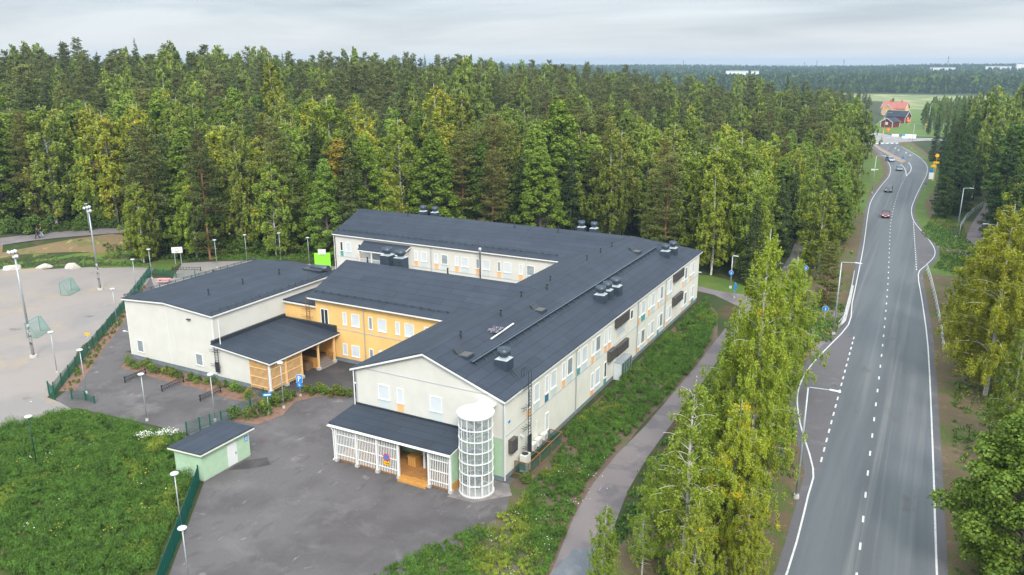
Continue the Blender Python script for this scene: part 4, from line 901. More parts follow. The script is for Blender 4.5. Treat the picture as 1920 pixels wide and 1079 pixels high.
def arm_lamp(x,y,label,h=9.7,ang=0,arm=1.6,double=False,name='street_lamp'):
    z=float(hfun(x,y)); t=thing(name,label,'street lamp',(x,y,z),ang,group='tall arm lamps along the road')
    MB().cyl((0,0,-.1),(0,0,.35),.26,.2,n=12).build('footing',conc,t); MB().cyl((0,0,.2),(0,0,h),.11,.06,n=10).build('pole',galv,t,smooth=True)
    for s in ((1,-1) if double else (1,)):
        MB().tube([(0,0,h-.1),(.12*s,0,h+.05),(arm*s,0,h+.12)],.045,8).build('arm',galv,t,smooth=True)
        MB().add([(arm*s+a*s,b,h+.1+c) for a,b,c in ((-.05,-.1,0),(-.05,.1,0),(.8,.13,0),(.8,-.13,0),(-.05,-.08,.1),(-.05,.08,.1),(.75,.08,.07),(.75,-.08,.07))],[(0,1,2,3),(7,6,5,4),(0,4,5,1),(1,5,6,2),(2,6,7,3),(3,7,4,0)]).build('lamp_head',lampw,t,bevel=.02)
    return t
A0=0
arm_lamp(22.2,8.9,'nearest tall road lamp with right pointing arm beside the near bus bay',9.65,A0)
arm_lamp(19.9,53.5,'tall road lamp with right pointing arm by the left bridge railing',9.7,A0)
arm_lamp(14.7,184.6,'tall road lamp on the lawn left of the dark cars',10,A0)
arm_lamp(34.6,129.5,'tall lamp with short arm where the right hand path bends behind the spruce',10,A0,1.0)
arm_lamp(41.3,83.6,'tall lamp right of the yellow birches at the picture edge',8.6,R(180),1.2)
arm_lamp(39.2,100.5,'tall lamp whose head shows over the yellowest right hand birch',8,R(180),1.2)
arm_lamp(19.6,322,'double armed lamp beside the traffic island before the junction',10,R(-20),2.2,True)
arm_lamp(4.0,402,'double armed lamp beyond the junction in front of the red barn',10,R(-20),2.2,True)
arm_lamp(23.6,415,'tall thin lamp right of the barns behind the white banner',14,R(-20),.3)
arm_lamp(2.8,69.8,'short path lamp carrying a blue path sign behind the school corner',5.1,R(0),.1)
# floodlight masts
def mast(x,y,h,label,lean):
    t=thing('floodlight_mast',label,'floodlight mast',(x,y,0))
    top=Vector((lean,0,h)); MB().cyl((0,0,-.05),(0,0,.3),.45,.4,n=10).build('footing',conc,t)
    MB().cyl((0,0,.25),tuple(top*.34),.17,.16,n=12).build('lower_pole',mat('worn_pole',(.33,.34,.34),.7,col2=(.10,.07,.05),scale=1.3,ramp=(.5,.56)),t,smooth=True)
    MB().cyl(tuple(top*.34),tuple(top),.13,.09,n=12).build('pole',galv,t,smooth=True)
    MB().box(top.x-.22,top.x+.22,-.2,.2,h-.15,h+.12).build('head_box',lampw,t,bevel=.03)
    for dx,dz,a in ((-.75,.45,.3),(0,.6,0),(.55,.75,.2),(.62,.15,-.3)):
        m=MB(); c=Vector((top.x+dx,-.1,h+dz)); m.beam(c-Vector((.22,-.1,.16)),c+Vector((.22,-.2,.1)),.34,.3,up=(a,.4,1)); m.build('floodlight',lampw,t,bevel=.03)
    m=MB(); m.beam((top.x-.8,.1,h+.3),(top.x+.7,.1,h+.45),.08,.08); m.beam((top.x,.05,h),(top.x,.1,h+.6),.08,.08); m.build('crossbar',dark_m,t)
    return t
mast(-64.2,-.2,12.4,'tall leaning floodlight mast at the lower goal on the gravel field',-.3)
mast(-84,22.9,12.4,'tall floodlight mast at the upper goal on the gravel field',-.1)

# ------------------------------------------------------------------ fences
def fence(name,label,pts,h=1.25,step=2.5,sp=.10,w=.015,postw=.11,endh=None,group=None):
    t=thing(name,label,'fence',(pts[0][0],pts[0][1],0),group=group)
    for i in range(len(pts)-1):
        a=Vector((*pts[i],0)); b=Vector((*pts[i+1],0)); L=(b-a).length; n=max(1,round(L/step)); d=(b-a)/n; u=d.normalized()
        for k in range(n):
            p=a+d*k; q=p+d; zp=float(hfun(p.x,p.y)); zq=float(hfun(q.x,q.y)); p=Vector((p.x,p.y,zp)); q=Vector((q.x,q.y,zq))
            m=MB(); s=.05
            l=(q-p).length
            while s<l: c=p+(q-p)*(s/l); m.beam(c+Vector((0,0,.05)),c+Vector((0,0,h)),w,.012,up=u); s+=sp
            for z in np.linspace(.1,h,6): m.beam(p+Vector((0,0,z)),q+Vector((0,0,z)),.014,.022)
            m.build('mesh_panel',gfen,t,world=True)
            MB().beam(p+Vector((0,0,-.02)),p+Vector((0,0,h+.1)),postw,postw,up=u).build('post',gfen,t,world=True)
    q=Vector((*pts[-1],float(hfun(*pts[-1])))); MB().beam(q+Vector((0,0,-.02)),q+Vector((0,0,h+.1)),postw,postw).build('post',gfen,t,world=True)
    return t
fence('mesh_fence','long green mesh fence between the gravel field and the sports hall',[(-51.0,-6.2),(-57.6,1.6),(-68.4,14.2),(-80,27.3),(-85,32.9)],1.45)
fence('mesh_gate','open green mesh gate leaf standing at the near end of the field fence',[(-50.0,-6.9),(-51.6,-6.4)],1.5)
fence('mesh_fence','green mesh fence across the playground in front of the wood',[(-85,33.1),(-79.4,33.4),(-74,36.5),(-66,41.5),(-58,46)],1.1)
fence('mesh_gate','small green gate frame by the corner lamp of the bike yard',[(-48.4,-6.0),(-46.9,-5.5)],1.0,sp=.15)
fence('mesh_fence','short low green fence stub beside the corner lamp of the bike yard',[(-46.8,-5.5),(-45.3,-5.6)],.8,sp=.1)
fence('mesh_fence','green mesh fence with gates between the bike yard and the shed',[(-30.9,-6.2),(-30.6,-4.9),(-30.3,-3.9),(-29.9,-2.9),(-29.7,-1.3),(-29.9,.9),(-30.3,3.2)],1.3,step=1.8)
fence('mesh_fence','tall dark green mesh fence running from the shed to the bottom edge',[(-22.6,-12.1),(-20.2,-15),(-17.4,-18.5),(-14.5,-22.2),(-12.5,-24.6)],1.6,sp=.07,w=.024)
MB_f=[(-22.6,-12.0)]
# ------------------------------------------------------------------ goals
netm=alphanet('goal_net',(.12,.33,.27),(9,9),(.16,.16))
def goal(x,y,rz,label,w=3.0,h=2.0,d=1.3):
    t=thing('football_goal',label,'goal',(x,y,.012),rz)
    m=MB(); 
    for s in (-w/2,w/2): m.tube([(s,0,0),(s,0,h)],.045,8); m.tube([(s,0,h),(s,.35,h),(s,d,.04),(s,0,.04)],.03,6)
    m.tube([(-w/2,0,h),(w/2,0,h)],.045,8); m.tube([(-w/2,d,.04),(w/2,d,.04)],.03,6)
    m.build('frame',mat('goal_frame',(.10,.25,.22),.5) if 'goal_frame' not in MATS else MATS['goal_frame'],t,smooth=True)
    V=[];F=[];UV=[]
    def q(a,b,c,dd,u,v):
        n=len(V); V.extend([a,b,c,dd]); F.append((n,n+1,n+2,n+3)); UV.extend([(0,0),(u,0),(u,v),(0,v)])
    q((-w/2,.35,h),(w/2,.35,h),(w/2,d,.04),(-w/2,d,.04),w,2.2); q((-w/2,0,h),(w/2,0,h),(w/2,.35,h),(-w/2,.35,h),w,.35)
    for s in (-w/2,w/2): q((s,0,.04),(s,d,.04),(s,.35,h),(s,0,h),1.3,2)
    me=bpy.data.meshes.new('net'); me.from_pydata(V,[],F); uv=me.uv_layers.new(name='UVMap')
    for i,c in enumerate(UV): uv.data[i].uv=c
    me.materials.append(netm); o=link(bpy.data.objects.new('net',me)); o.parent=t
goal(-72.4,5.0,R(-62),'lower football goal with green net beside the near floodlight mast')
goal(-87.0,19.3,R(-62),'upper football goal with green net toward the boulders')
# hoops, rebound wall, picnic table
def hoop(x,y,rz,label,h=3.0):
    t=thing('basketball_hoop',label,'basketball hoop',(x,y,float(hfun(x,y))),rz)
    m=MB(); 
    for s in (-.5,.5): m.box(s-.05,s+.05,-.05,.05,0,h)
    m.build('post',galv,t); MB().box(-.9,.9,-.16,-.1,h-.6,h+.45).build('backboard',white,t)
    m=MB(); m.beam((-.3,-.17,h-.25),(.3,-.17,h-.25),.02,.05); m.beam((-.3,-.17,h+.15),(.3,-.17,h+.15),.02,.05); m.beam((-.3,-.17,h-.25),(-.3,-.17,h+.15),.05,.02); m.beam((.3,-.17,h-.25),(.3,-.17,h+.15),.05,.02); m.build('target_square',dark_m,t)
    m=MB(); 
    for i in range(12): a,b=2*math.pi*i/12,2*math.pi*(i+1)/12; m.beam((.22*math.cos(a),-.4+.22*math.sin(a),h-.35),(.22*math.cos(b),-.4+.22*math.sin(b),h-.35),.025,.025)
    m.build('ring',mat('ring_orange',(.6,.12,.02),.5) if 'ring_orange' not in MATS else MATS['ring_orange'],t)
hoop(-87,40.3,R(40),'white basketball backboard on two posts in front of the left wood',2.6)
t=thing('rebound_wall','lime green play wall with a white hoop board by the back wing','play wall',(-62.4,49.8,0),R(35))
MB().box(-1.35,1.35,-.08,.08,0,2.7).build('panel',mat('lime_panel',(.28,.80,.05),.5),t); MB().box(-.65,.65,-.25,-.12,2.45,3.35).build('backboard',white,t)
m=MB(); m.beam((-.25,-.26,2.6),(.25,-.26,2.6),.02,.05); m.beam((-.25,-.26,3.0),(.25,-.26,3.0),.02,.05); m.beam((-.25,-.26,2.6),(-.25,-.26,3.0),.05,.02); m.beam((.25,-.26,2.6),(.25,-.26,3.0),.05,.02); m.build('target_square',galv,t)
t=thing('picnic_table','pink wooden picnic table with benches by the playground fence','picnic table',(-78.5,30.3,0),R(28))
pk=mat('pink_paint',(.72,.28,.30),.6); MB().box(-1,1,-.38,.38,.68,.74).build('table_top',pk,t)
for s in (-1,1): MB().box(-1,1,s*.72-.14,s*.72+.14,.40,.45).build('seat',pk,t)
m=MB()
for s in (-.75,.75): m.beam((s,-.6,0),(s,-.1,.7),.07,.07); m.beam((s,.6,0),(s,.1,.7),.07,.07); m.beam((s,-.8,.37),(s,.8,.37),.06,.08)
m.build('frame',galv,t)
def rack(x0,y0,x1,y1,label,n=10):
    t=thing('bike_rack',label,'bike rack',(x0,y0,.02)); m=MB()
    for z in (.25,.62): m.beam((0,0,z),(x1-x0,y1-y0,z),.05,.05)
    for k in range(n+1):
        x=(x1-x0)*k/n; y=(y1-y0)*k/n; m.beam((x-.2,y,.1),(x+.2,y,.65),.03,.03); m.beam((x+.2,y,.1),(x-.2,y,.65),.03,.03)
    for k in (0,1): x=(x1-x0)*k;y=(y1-y0)*k; m.beam((x,y,0),(x,y,.75),.09,.09)
    m.build('rack_frame',dark_m,t)
rack(-47.4,-.4,-47.6,2.4,'black bike rack nearest the gravel field under the hall wall'); rack(-41.7,-.2,-41.8,2.7,'middle black bike rack under the hall wall'); rack(-36.0,-.1,-36.0,2.6,'black bike rack nearest the slatted porch')
rack(-84,36.5,-79.5,38.5,'long black rack beside the left basketball hoop'); rack(-76,38,-73,40.5,'long black rack behind the sports hall roof edge')
# litter bin, traffic signs
t=thing('litter_bin','dark round litter bin beside the shrub bed end in the inner yard','litter bin',(-23.3,9.75,0))
MB().lathe([(.22,0),(.25,.1),(.26,.9),(.24,.95)],16).build('bin',slate_m,t,smooth=True); MB().lathe([(.24,.95),(.2,1.0),(.05,1.03)],16).build('lid',lampw,t,smooth=True)
MB().box(-.3,.3,-.2,.2,-.02,.04).build('base_plate',conc,t)
t=thing('manhole_cover','round dark manhole cover near the corner of the green shed','manhole cover',(-23.6,-3.7,.024)); MB().lathe([(.36,0),(.36,.012),(.33,.015)],24).build('cover',mat('cast_iron',(.10,.06,.055),.7),t)
t=thing('manhole_cover','round dark manhole cover near the gate of the bike yard','manhole cover',(-49.0,-3.9,.024)); MB().lathe([(.33,0),(.33,.012),(.3,.015)],24).build('cover',dark_m,t)
def post(t,h,r=.035,foot=True):
    MB().cyl((0,0,0),(0,0,h),r,n=8).build('post',galv,t,smooth=True)
    if foot: MB().cyl((0,0,-.02),(0,0,.2),.13,.11,n=10).build('footing',conc,t)
t=thing('parking_sign','blue parking sign with white P above a small blue plate in the shrub bed','traffic sign',(-27.75,5.9,0),R(26)); post(t,2.35)
MB().box(-.3,.3,-.06,-.04,1.55,2.4).build('face',sign_b,t); MB().box(-.33,.33,-.04,-.03,1.52,2.43).build('border',sign_w,t)
m=MB(); m.box(-.14,-.04,-.067,-.06,1.68,2.3)
for i in range(10):
    a=-math.pi/2+math.pi*i/10; b=-math.pi/2+math.pi*(i+1)/10; m.beam((-.02+.15*math.cos(a),-.064,2.12+.13*math.sin(a)),(-.02+.15*math.cos(b),-.064,2.12+.13*math.sin(b)),.006,.09,up=(0,0,1) if abs(math.sin((a+b)/2))>.5 else (1,0,0))
m.box(-.1,.0,-.067,-.06,2.2,2.29); m.box(-.1,.0,-.067,-.06,1.95,2.04); m.build('letter_p',sign_w,t)
MB().box(-.3,.3,-.06,-.04,1.05,1.48).build('lower_plate',sign_b,t); m=MB(); m.cyl((-.05,-.06,1.38),(-.05,-.066,1.38),.05,n=10); m.box(-.08,-.02,-.066,-.06,1.15,1.33); m.box(-.02,.12,-.066,-.06,1.2,1.24); m.build('symbol',sign_w,t)
t=thing('path_sign','small blue plate sign on a post in the shrub bed left of the parking sign','traffic sign',(-27.4,.9,0),R(40)); post(t,2.3)
MB().box(-.42,.42,-.06,-.04,1.95,2.32).build('plate',sign_b,t); m=MB(); m.box(-.33,.33,-.066,-.06,2.07,2.2); m.build('lettering',sign_w,t)
t=thing('yellow_sign','small yellow plate on a thin post beside the field fence bed','sign',(-61.2,5.0,0),R(40)); post(t,2.0); MB().box(-.3,.3,-.06,-.04,1.7,2.0).build('plate',sign_y,t)
def round_sign(x,y,h,label,rz=0,r=.32,pole=True):
    t=thing('round_sign',label,'traffic sign',(x,y,float(hfun(x,y))),rz)
    if pole: post(t,h+.1)
    m=MB(); m.cyl((0,-.05,h),(0,-.07,h),r,n=24); m.build('face',sign_b,t); m=MB(); m.cyl((0,-.045,h),(0,-.05,h),r*1.08,n=24); m.build('rim',sign_w,t)
    m=MB(); m.cyl((0,-.07,h+.12),(0,-.078,h+.12),.05,n=10); m.beam((0,-.074,h+.08),(.02,-.074,h-.1),.01,.08); m.beam((0,-.074,h-.1),(-.08,-.074,h-.24),.01,.05); m.beam((.02,-.074,h-.1),(.1,-.074,h-.22),.01,.05); m.build('walker_symbol',sign_w,t)
round_sign(18.35,56.2,2.6,'round blue path sign beside the tall lamp by the left railing',0,.36)
round_sign(12.6,79,2.4,'round blue path sign in the shade of the trees left of the road',0,.34)
round_sign(2.85,69.4,2.6,'round blue path sign fixed on the lamp behind the school corner',0,.34,False)
t=thing('blue_post_sign','narrow blue sign seen edge on beside the path behind the school','sign',(4.6,64.6,0),R(70)); post(t,2.4); MB().box(-.3,.3,-.06,-.04,1.2,2.3).build('plate',sign_b,t)
t=thing('keep_right_sign','round blue sign on the end of the traffic island','traffic sign',(18.6,266,.1)); post(t,1.4); m=MB(); m.cyl((0,-.05,1.5),(0,-.07,1.5),.4,n=20); m.build('face',sign_b,t)
t=thing('no_stopping_sign','round red rimmed blue sign on the right road edge below the roadworks signs','traffic sign',(27.4,196,0)); post(t,1.8); m=MB(); m.cyl((0,-.05,1.9),(0,-.07,1.9),.36,n=20); m.build('rim',sign_r,t); m=MB(); m.cyl((0,-.071,1.9),(0,-.08,1.9),.27,n=20); m.build('face',sign_b,t)
t=thing('roadworks_signs','stack of yellow round and arrow signs over a blue and white board at the spruces','traffic sign',(28.9,218,0)); post(t,5.2,.06)
m=MB(); m.cyl((.4,-.05,7.6),(.4,-.08,7.6),.55,n=20); m.cyl((.4,-.04,0),(.4,-.04,7.4),.05,n=6); m.build('round_plate',sign_y,t); MB().box(-.4,1.2,-.1,-.06,5.3,5.85).build('yellow_plate',sign_y,t)
MB().add([(-1.0,-.08,4.1),(.6,-.08,4.1),(.5,-.08,4.7),(-.2,-.08,5.0),(-.8,-.08,4.7)],[(0,1,2,3,4)]).build('arrow_plate',sign_y,t)
MB().box(-1.0,-.2,-.08,-.04,2.5,3.6).build('blue_plate',sign_b,t); MB().box(-1.1,.2,-.08,-.04,.5,2.5).build('white_board',sign_w,t)
t=thing('post_box_sign','small white plate on a post in the lawn left of the cars','sign',(12.9,215,0)); post(t,3.0); MB().box(-1.0,.2,-.06,-.04,2.5,3.0).box(.3,1.0,-.06,-.04,2.7,3.0).build('plate',sign_w,t)
# bridge railings
def railing(pts,label,h=1.15):
    t=thing('bridge_railing',label,'railing',(pts[0][0],pts[0][1],0))
    L=[Vector((*p,0)) for p in pts]
    for zz in (h,.6):
        m=MB(); m.tube([p+Vector((0,0,zz)) for p in L],.035 if zz==h else .022,6); m.build('rail',mat('pale_rail',(.55,.60,.62),.4) if 'pale_rail' not in MATS else MATS['pale_rail'],t,world=True)
    for a,b in zip(L[:-1],L[1:]):
        n=max(1,int((b-a).length/2))
        for k in range(n): p=a+(b-a)*(k/n); MB().beam(p,p+Vector((0,0,h)),.07,.07).build('rail_post',MATS['pale_rail'],t,world=True)
    return t
railing([(19.3,86),(19.75,78),(20.1,70),(20.6,60),(20.2,55.5)],'pale railing on the left road edge over the underpass')
railing([(29.9,96),(30.6,88),(31.4,76),(32.2,62),(32.6,52)],'pale railing on the right road edge under the birches')
railing([(35.2,133),(35.4,140),(36.6,152),(38.3,162),(40.4,172),(43.5,184)],'pale railing following the right hand path round the spruces')
sheet('bridge_edge',[(20.2,56),(20.75,60),(20.4,70),(19.9,80),(19.65,80),(19.9,70),(20.3,60)],.15,conc)
# boulders
stone=groundmat('pale_boulder',[(.52,.47,.42),((.38,.33,.29),1.2,.5,.65,1)],fine=.12,bump=.5,bscale=3)
for (px,py,sx,sy,sz,sd_,lb) in ((23,505,1.95,1.1,.95,3,'long low pale boulder at the left picture edge'),(83,502,1.45,.95,.8,5,'pale boulder in the middle of the three at the field edge'),(137,503,1.35,1.1,1.1,8,'rounded pale boulder nearest the upper floodlight mast')):
    x,y,z=pick(px,py); b=bmesh.new(); bmesh.ops.create_icosphere(b,subdivisions=3,radius=1); r=random.Random(sd_); ps=[Vector((r.gauss(0,1),r.gauss(0,1),abs(r.gauss(0,1)))).normalized() for _ in range(9)]
    for v in b.verts:
        for p in ps:
            k=v.co.dot(p)
            if k>.72: v.co-=p*(k-.72)
        v.co.x*=sx; v.co.y*=sy; v.co.z=max(-.15,v.co.z)*sz
    me=bpy.data.meshes.new('boulder'); b.to_mesh(me); b.free(); me.materials.append(stone); o=link(bpy.data.objects.new('boulder',me)); o.location=(x,y,z); o.rotation_euler=(0,0,R(28+sd_*3)); tag(o,lb,'boulder')

# ------------------------------------------------------------------ cars
carglass=mat('car_glass',(.03,.04,.05),.05,spec=1.0); tyre_m=mat('tyre',(.02,.02,.02),.8); rim_m=mat('rim',(.45,.45,.47),.35,metal=.6); lightm=mat('headlight',(.8,.82,.85),.1)
def car(x,y,rz,paint,label,L=4.1,Wd=1.78,H=1.48,hatch=True,roofc=None):
    t=thing('car',label,'car',(x,y,.03),rz)   # front looks along -Y
    prof=[(-L/2,.30),(-L/2-.02,.55),(-L/2+.12,.74),(-L/2+.95,.92),(-L/2+1.0,.94),(L/2-.25,.98),(L/2-.02,.85),(L/2,.55),(L/2-.05,.3)]
    b=bmesh.new(); rows=[]
    for s,ins in ((-1,.10),(-1,0),(-1,0),(1,0),(1,0),(1,.10)):
        pass
    V=[];F=[]; n=len(prof); xs_=[(-Wd/2,.93),(-Wd/2+.05,1),(Wd/2-.05,1),(Wd/2,.93)]
    for xx,k in xs_:
        for (yy,zz) in prof: V.append((xx,yy*(k if k==1 else .975),.62+(zz-.62)*(k if k==1 else .90)))
    for i in range(3):
        for j in range(n-1): F.append((i*n+j,i*n+j+1,(i+1)*n+j+1,(i+1)*n+j))
        F.append((i*n+n-1,i*n,(i+1)*n,(i+1)*n+n-1))
    F.append(tuple(range(n))); F.append(tuple(reversed(range(3*n,4*n)))); b.free()
    MB().add(V,F).build('body',paint,t,bevel=.05,smooth=True)
    w0,w1=Wd/2-.06,Wd/2-.24; yf0,yf1,yr1,yr0=-L/2+.98,-L/2+1.65,L/2-.75 if hatch else L/2-1.2,L/2-.3 if hatch else L/2-.6
    MB().add([(-w0,yf0,.92),(w0,yf0,.92),(w0,yr0,.95),(-w0,yr0,.95),(-w1,yf1,H-.04),(w1,yf1,H-.04),(w1,yr1,H-.04),(-w1,yr1,H-.04)],[(4,5,6,7),(0,1,5,4),(1,2,6,5),(2,3,7,6),(3,0,4,7)]).build('windows',carglass,t,bevel=.03)
    MB().add([(-w1-.01,yf1-.05,H-.05),(w1+.01,yf1-.05,H-.05),(w1+.01,yr1+.05,H-.05),(-w1-.01,yr1+.05,H-.05),(-w1+.08,yf1+.15,H),(w1-.08,yf1+.15,H),(w1-.08,yr1-.1,H),(-w1+.08,yr1-.1,H)],[(4,5,6,7),(0,1,5,4),(1,2,6,5),(2,3,7,6),(3,0,4,7)]).build('roof',roofc or paint,t,bevel=.02)
    m=MB()
    for s in (-1,1): m.beam((s*w0,yf0,.92),(s*w1,yf1,H-.03),.06,.05); m.beam((s*w0,yr0,.95),(s*w1,yr1,H-.03),.07,.06); m.beam((s*(w0+.0),0.1,.93),(s*(w1+.01),.1,H-.03),.07,.04)
    m.build('pillars',paint,t)
    for s in (-1,1):
        for yy in (-L/2+.8,L/2-.75):
            wh=MB().cyl((s*(Wd/2-.2),yy,.31),(s*(Wd/2+.01),yy,.31),.31,n=18).build('wheel',tyre_m,t,smooth=True)
            MB().cyl((s*(Wd/2),yy,.31),(s*(Wd/2+.025),yy,.31),.19,n=12).build('rim',rim_m,wh)
        MB().box(s*(Wd/2-.32)-.17,s*(Wd/2-.32)+.17,-L/2-.03,-L/2+.12,.60,.76).build('headlight',lightm,t,bevel=.03)
        MB().box(s*(Wd/2+.06)-.09,s*(Wd/2+.06)+.09,yf0+.18,yf0+.3,.95,1.07).build('mirror',paint,t,bevel=.02)
    MB().box(-.5,.5,-L/2-.05,-L/2+.02,.36,.55).build('grille',black_m,t); MB().box(-.26,.26,-L/2-.065,-L/2-.04,.40,.51).build('number_plate',sign_w,t)
    return t
def paint(n,c,met=.3): return mat(n,c,.25,metal=met,spec=.6)
dblue=paint('dark_blue_paint',(.02,.03,.06))
car(20.4,147,R(2),paint('dark_red_paint',(.20,.02,.035)),'small dark red hatchback, nearest car on the road',3.85,1.75,1.43,True,black_m)
car(18.6,189,R(-1),paint('black_paint',(.02,.022,.028)),'black car third nearest, alone below the bend',4.4,1.82,1.5)
car(18.8,240.5,R(5),paint('grey_green_paint',(.12,.17,.18)),'grey green car rounding the bend beside the island tip',4.3,1.8,1.5)
car(14.5,267,R(25),paint('pale_blue_paint',(.30,.33,.50)),'pale bluish car farthest away beside the traffic island',4.4,1.85,1.6)

# ------------------------------------------------------------------ two walkers
skin=mat('skin',(.55,.33,.24),.6)
def skinned(name,verts,edges,rad,m,parent,sub=1):
    me=bpy.data.meshes.new(name); me.from_pydata(verts,edges,[]); o=link(bpy.data.objects.new(name,me)); o.parent=parent; me.materials.append(m)
    s=o.modifiers.new('skin','SKIN'); s.use_smooth_shade=True
    for i,r in enumerate(rad): me.skin_vertices[0].data[i].radius=(r,r*.85)
    me.skin_vertices[0].data[0].use_root=True
    u=o.modifiers.new('sub','SUBSURF'); u.levels=sub; u.render_levels=sub; return o
def person(x,y,z,rz,label,top,leg,hair,k=1.0,stride=.28):
    t=thing('person',label,'person',(x,y,z),rz); a=stride
    V=[(0,0,.95),(0,0,1.15),(0,.01,1.38),(0,.0,1.48),(0,-.02,1.56),(0,-.02,1.66),
       (.1,0,.90),(.11,-a*.6,.50),(.11,-a,.07),(.11,-a-.16,.04),(-.1,0,.90),(-.11,a*.25,.50),(-.11,a,.12),(-.11,a-.1,.02),
       (.19,.01,1.40),(.25,.10,1.14),(.25,.02,.88),(.25,-.02,.80),(-.19,.01,1.40),(-.25,-.02,1.14),(-.25,-.18,.95),(-.25,-.24,.90),
       (.26,-.05,.72),(.24,-.02,.71),(.28,.01,.72),(-.26,-.30,.86),(-.24,-.27,.83),(-.28,-.26,.83)]
    E_=[(0,1),(1,2),(2,3),(3,4),(4,5),(0,6),(6,7),(7,8),(8,9),(0,10),(10,11),(11,12),(12,13),(2,14),(14,15),(15,16),(16,17),(2,18),(18,19),(19,20),(20,21),(17,22),(17,23),(17,24),(21,25),(21,26),(21,27)]
    Rr=[.14,.13,.15,.055,.075,.10,.09,.065,.045,.04,.09,.065,.045,.04,.065,.045,.035,.03,.065,.045,.035,.03]+[.011]*6
    skinned('body',V,E_,Rr,skin,t)
    j=[0,1,2,14,15,16,18,19,20]; mp={v:i for i,v in enumerate(j)}
    skinned('jacket',[V[i] for i in j],[(mp[p],mp[q]) for p,q in E_ if p in mp and q in mp],[Rr[i]+.03 for i in j],top,t)
    j=[0,6,7,8,10,11,12]; mp={v:i for i,v in enumerate(j)}
    skinned('trousers',[V[i] for i in j],[(mp[p],mp[q]) for p,q in E_ if p in mp and q in mp],[Rr[i]+.022 for i in j],leg,t)
    m=MB(); m.lathe([(.03,1.60),(.108,1.62),(.118,1.68),(.10,1.74),(.05,1.775)],14,(0,.015)); m.build('hair',hair,t,smooth=True)
    for q in (8,12): m=MB(); v=V[q]; m.box(v[0]-.05,v[0]+.05,v[1]-.19,v[1]+.07,max(0,v[2]-.08),v[2]+.02); m.build('shoe',black_m,t,bevel=.02)
    m=MB(); m.box(-.045,-.02,-.125,-.11,1.655,1.67); m.box(.02,.045,-.125,-.11,1.655,1.67); m.build('eyes',black_m,t); t.scale=(k,k,k)
blackc=mat('black_cloth',(.02,.02,.025),.9); bluec=mat('pale_blue_cloth',(.30,.42,.50),.9); brownh=mat('brown_hair',(.16,.08,.03),.8)
w1=pick(71,448); w2=pick(79,446)
person(w1[0],w1[1],w1[2]+.06,R(-50),'person in a black jacket and black trousers striding on the upper path',blackc,blackc,brownh,1.15)
person(w2[0],w2[1],w2[2]+.06,R(-50),'person in a black jacket and pale blue jeans walking on the upper path',blackc,bluec,brownh,1.15,-.28)
x,y,z=pick(169,437)
t=thing('path_lamp_post','slim pale lamp post at the edge of the wood by the upper path','street lamp',(x,y,z)); MB().cyl((0,0,0),(0,0,.4),.11,n=8).build('footing',black_m,t); MB().cyl((0,0,.35),(0,0,5.6),.07,.05,n=8).build('pole',galv,t,smooth=True); MB().lathe([(.05,5.5),(.3,5.6),(.3,5.66),(.05,5.7)],14).build('lamp_head',lampw,t)

# ------------------------------------------------------------------ junction things and farm
t=thing('event_banner','white banner with a blue patch by the junction','banner',(17.3,366,0),R(14)); MB().box(-3.6,2.6,-.06,.0,.5,2.4).build('cloth',sign_w,t); MB().box(-3.6,-2.2,-.08,-.065,1.5,2.4).build('blue_patch',mat('patch_blue',(.05,.35,.62),.5),t)
m=MB(); m.box(-3.7,-3.6,-.1,.1,0,2.5); m.box(2.6,2.7,-.1,.1,0,2.5); m.box(-.1,.1,0,.1,0,2.4); m.build('frame',dark_m,t)
m=MB(); 
for k in range(5): m.box(-1.5+k*.8,-1.3+k*.8,-.085,-.07,1.3,2.0)
m.box(-1.8,2.2,-.085,-.07,.9,1.05); m.build('lettering',mat('faint_lettering',(.55,.55,.5),.5),t)
t=thing('concrete_barrier','long white barrier block beside the banner','barrier',(10.3,382,0),R(10)); MB().add([(-1.6,-.4,0),(1.6,-.4,0),(1.6,.4,0),(-1.6,.4,0),(-1.5,-.12,1.0),(1.5,-.12,1.0),(1.5,.12,1.0),(-1.5,.12,1.0)],[(0,3,2,1),(4,5,6,7),(0,1,5,4),(1,2,6,5),(2,3,7,6),(3,0,4,7)]).build('block',white,t)
orng=mat('warning_orange',(.75,.13,.03),.5)
for x,y,h,lb in ((6.9,384,3.0,'round orange warning sign left of the white barrier'),(15.2,385,7.5,'round orange sign high above the banner'),(23,392,5.5,'dim red triangle sign right of the banner')):
    t=thing('warning_sign',lb,'traffic sign',(x,y,0)); post(t,h); m=MB(); m.cyl((0,-.05,h),(0,-.08,h),.85,n=18 if 'triangle' not in lb else 3); m.build('face',orng if 'dim' not in lb else mat('dim_red',(.25,.03,.04),.5),t); m=MB(); m.cyl((0,-.085,h),(0,-.09,h),.4,n=14); m.build('centre',sign_y,t)
t=thing('yellow_marker','thin yellow marker post at the lawn edge beyond the junction','marker post',(4.2,393,0)); MB().cyl((0,0,0),(0,0,2.6),.22,.10,n=8).build('marker',sign_y,t); MB().cyl((0,0,2.6),(0,0,2.75),.14,n=8).build('cap',sign_w,t)
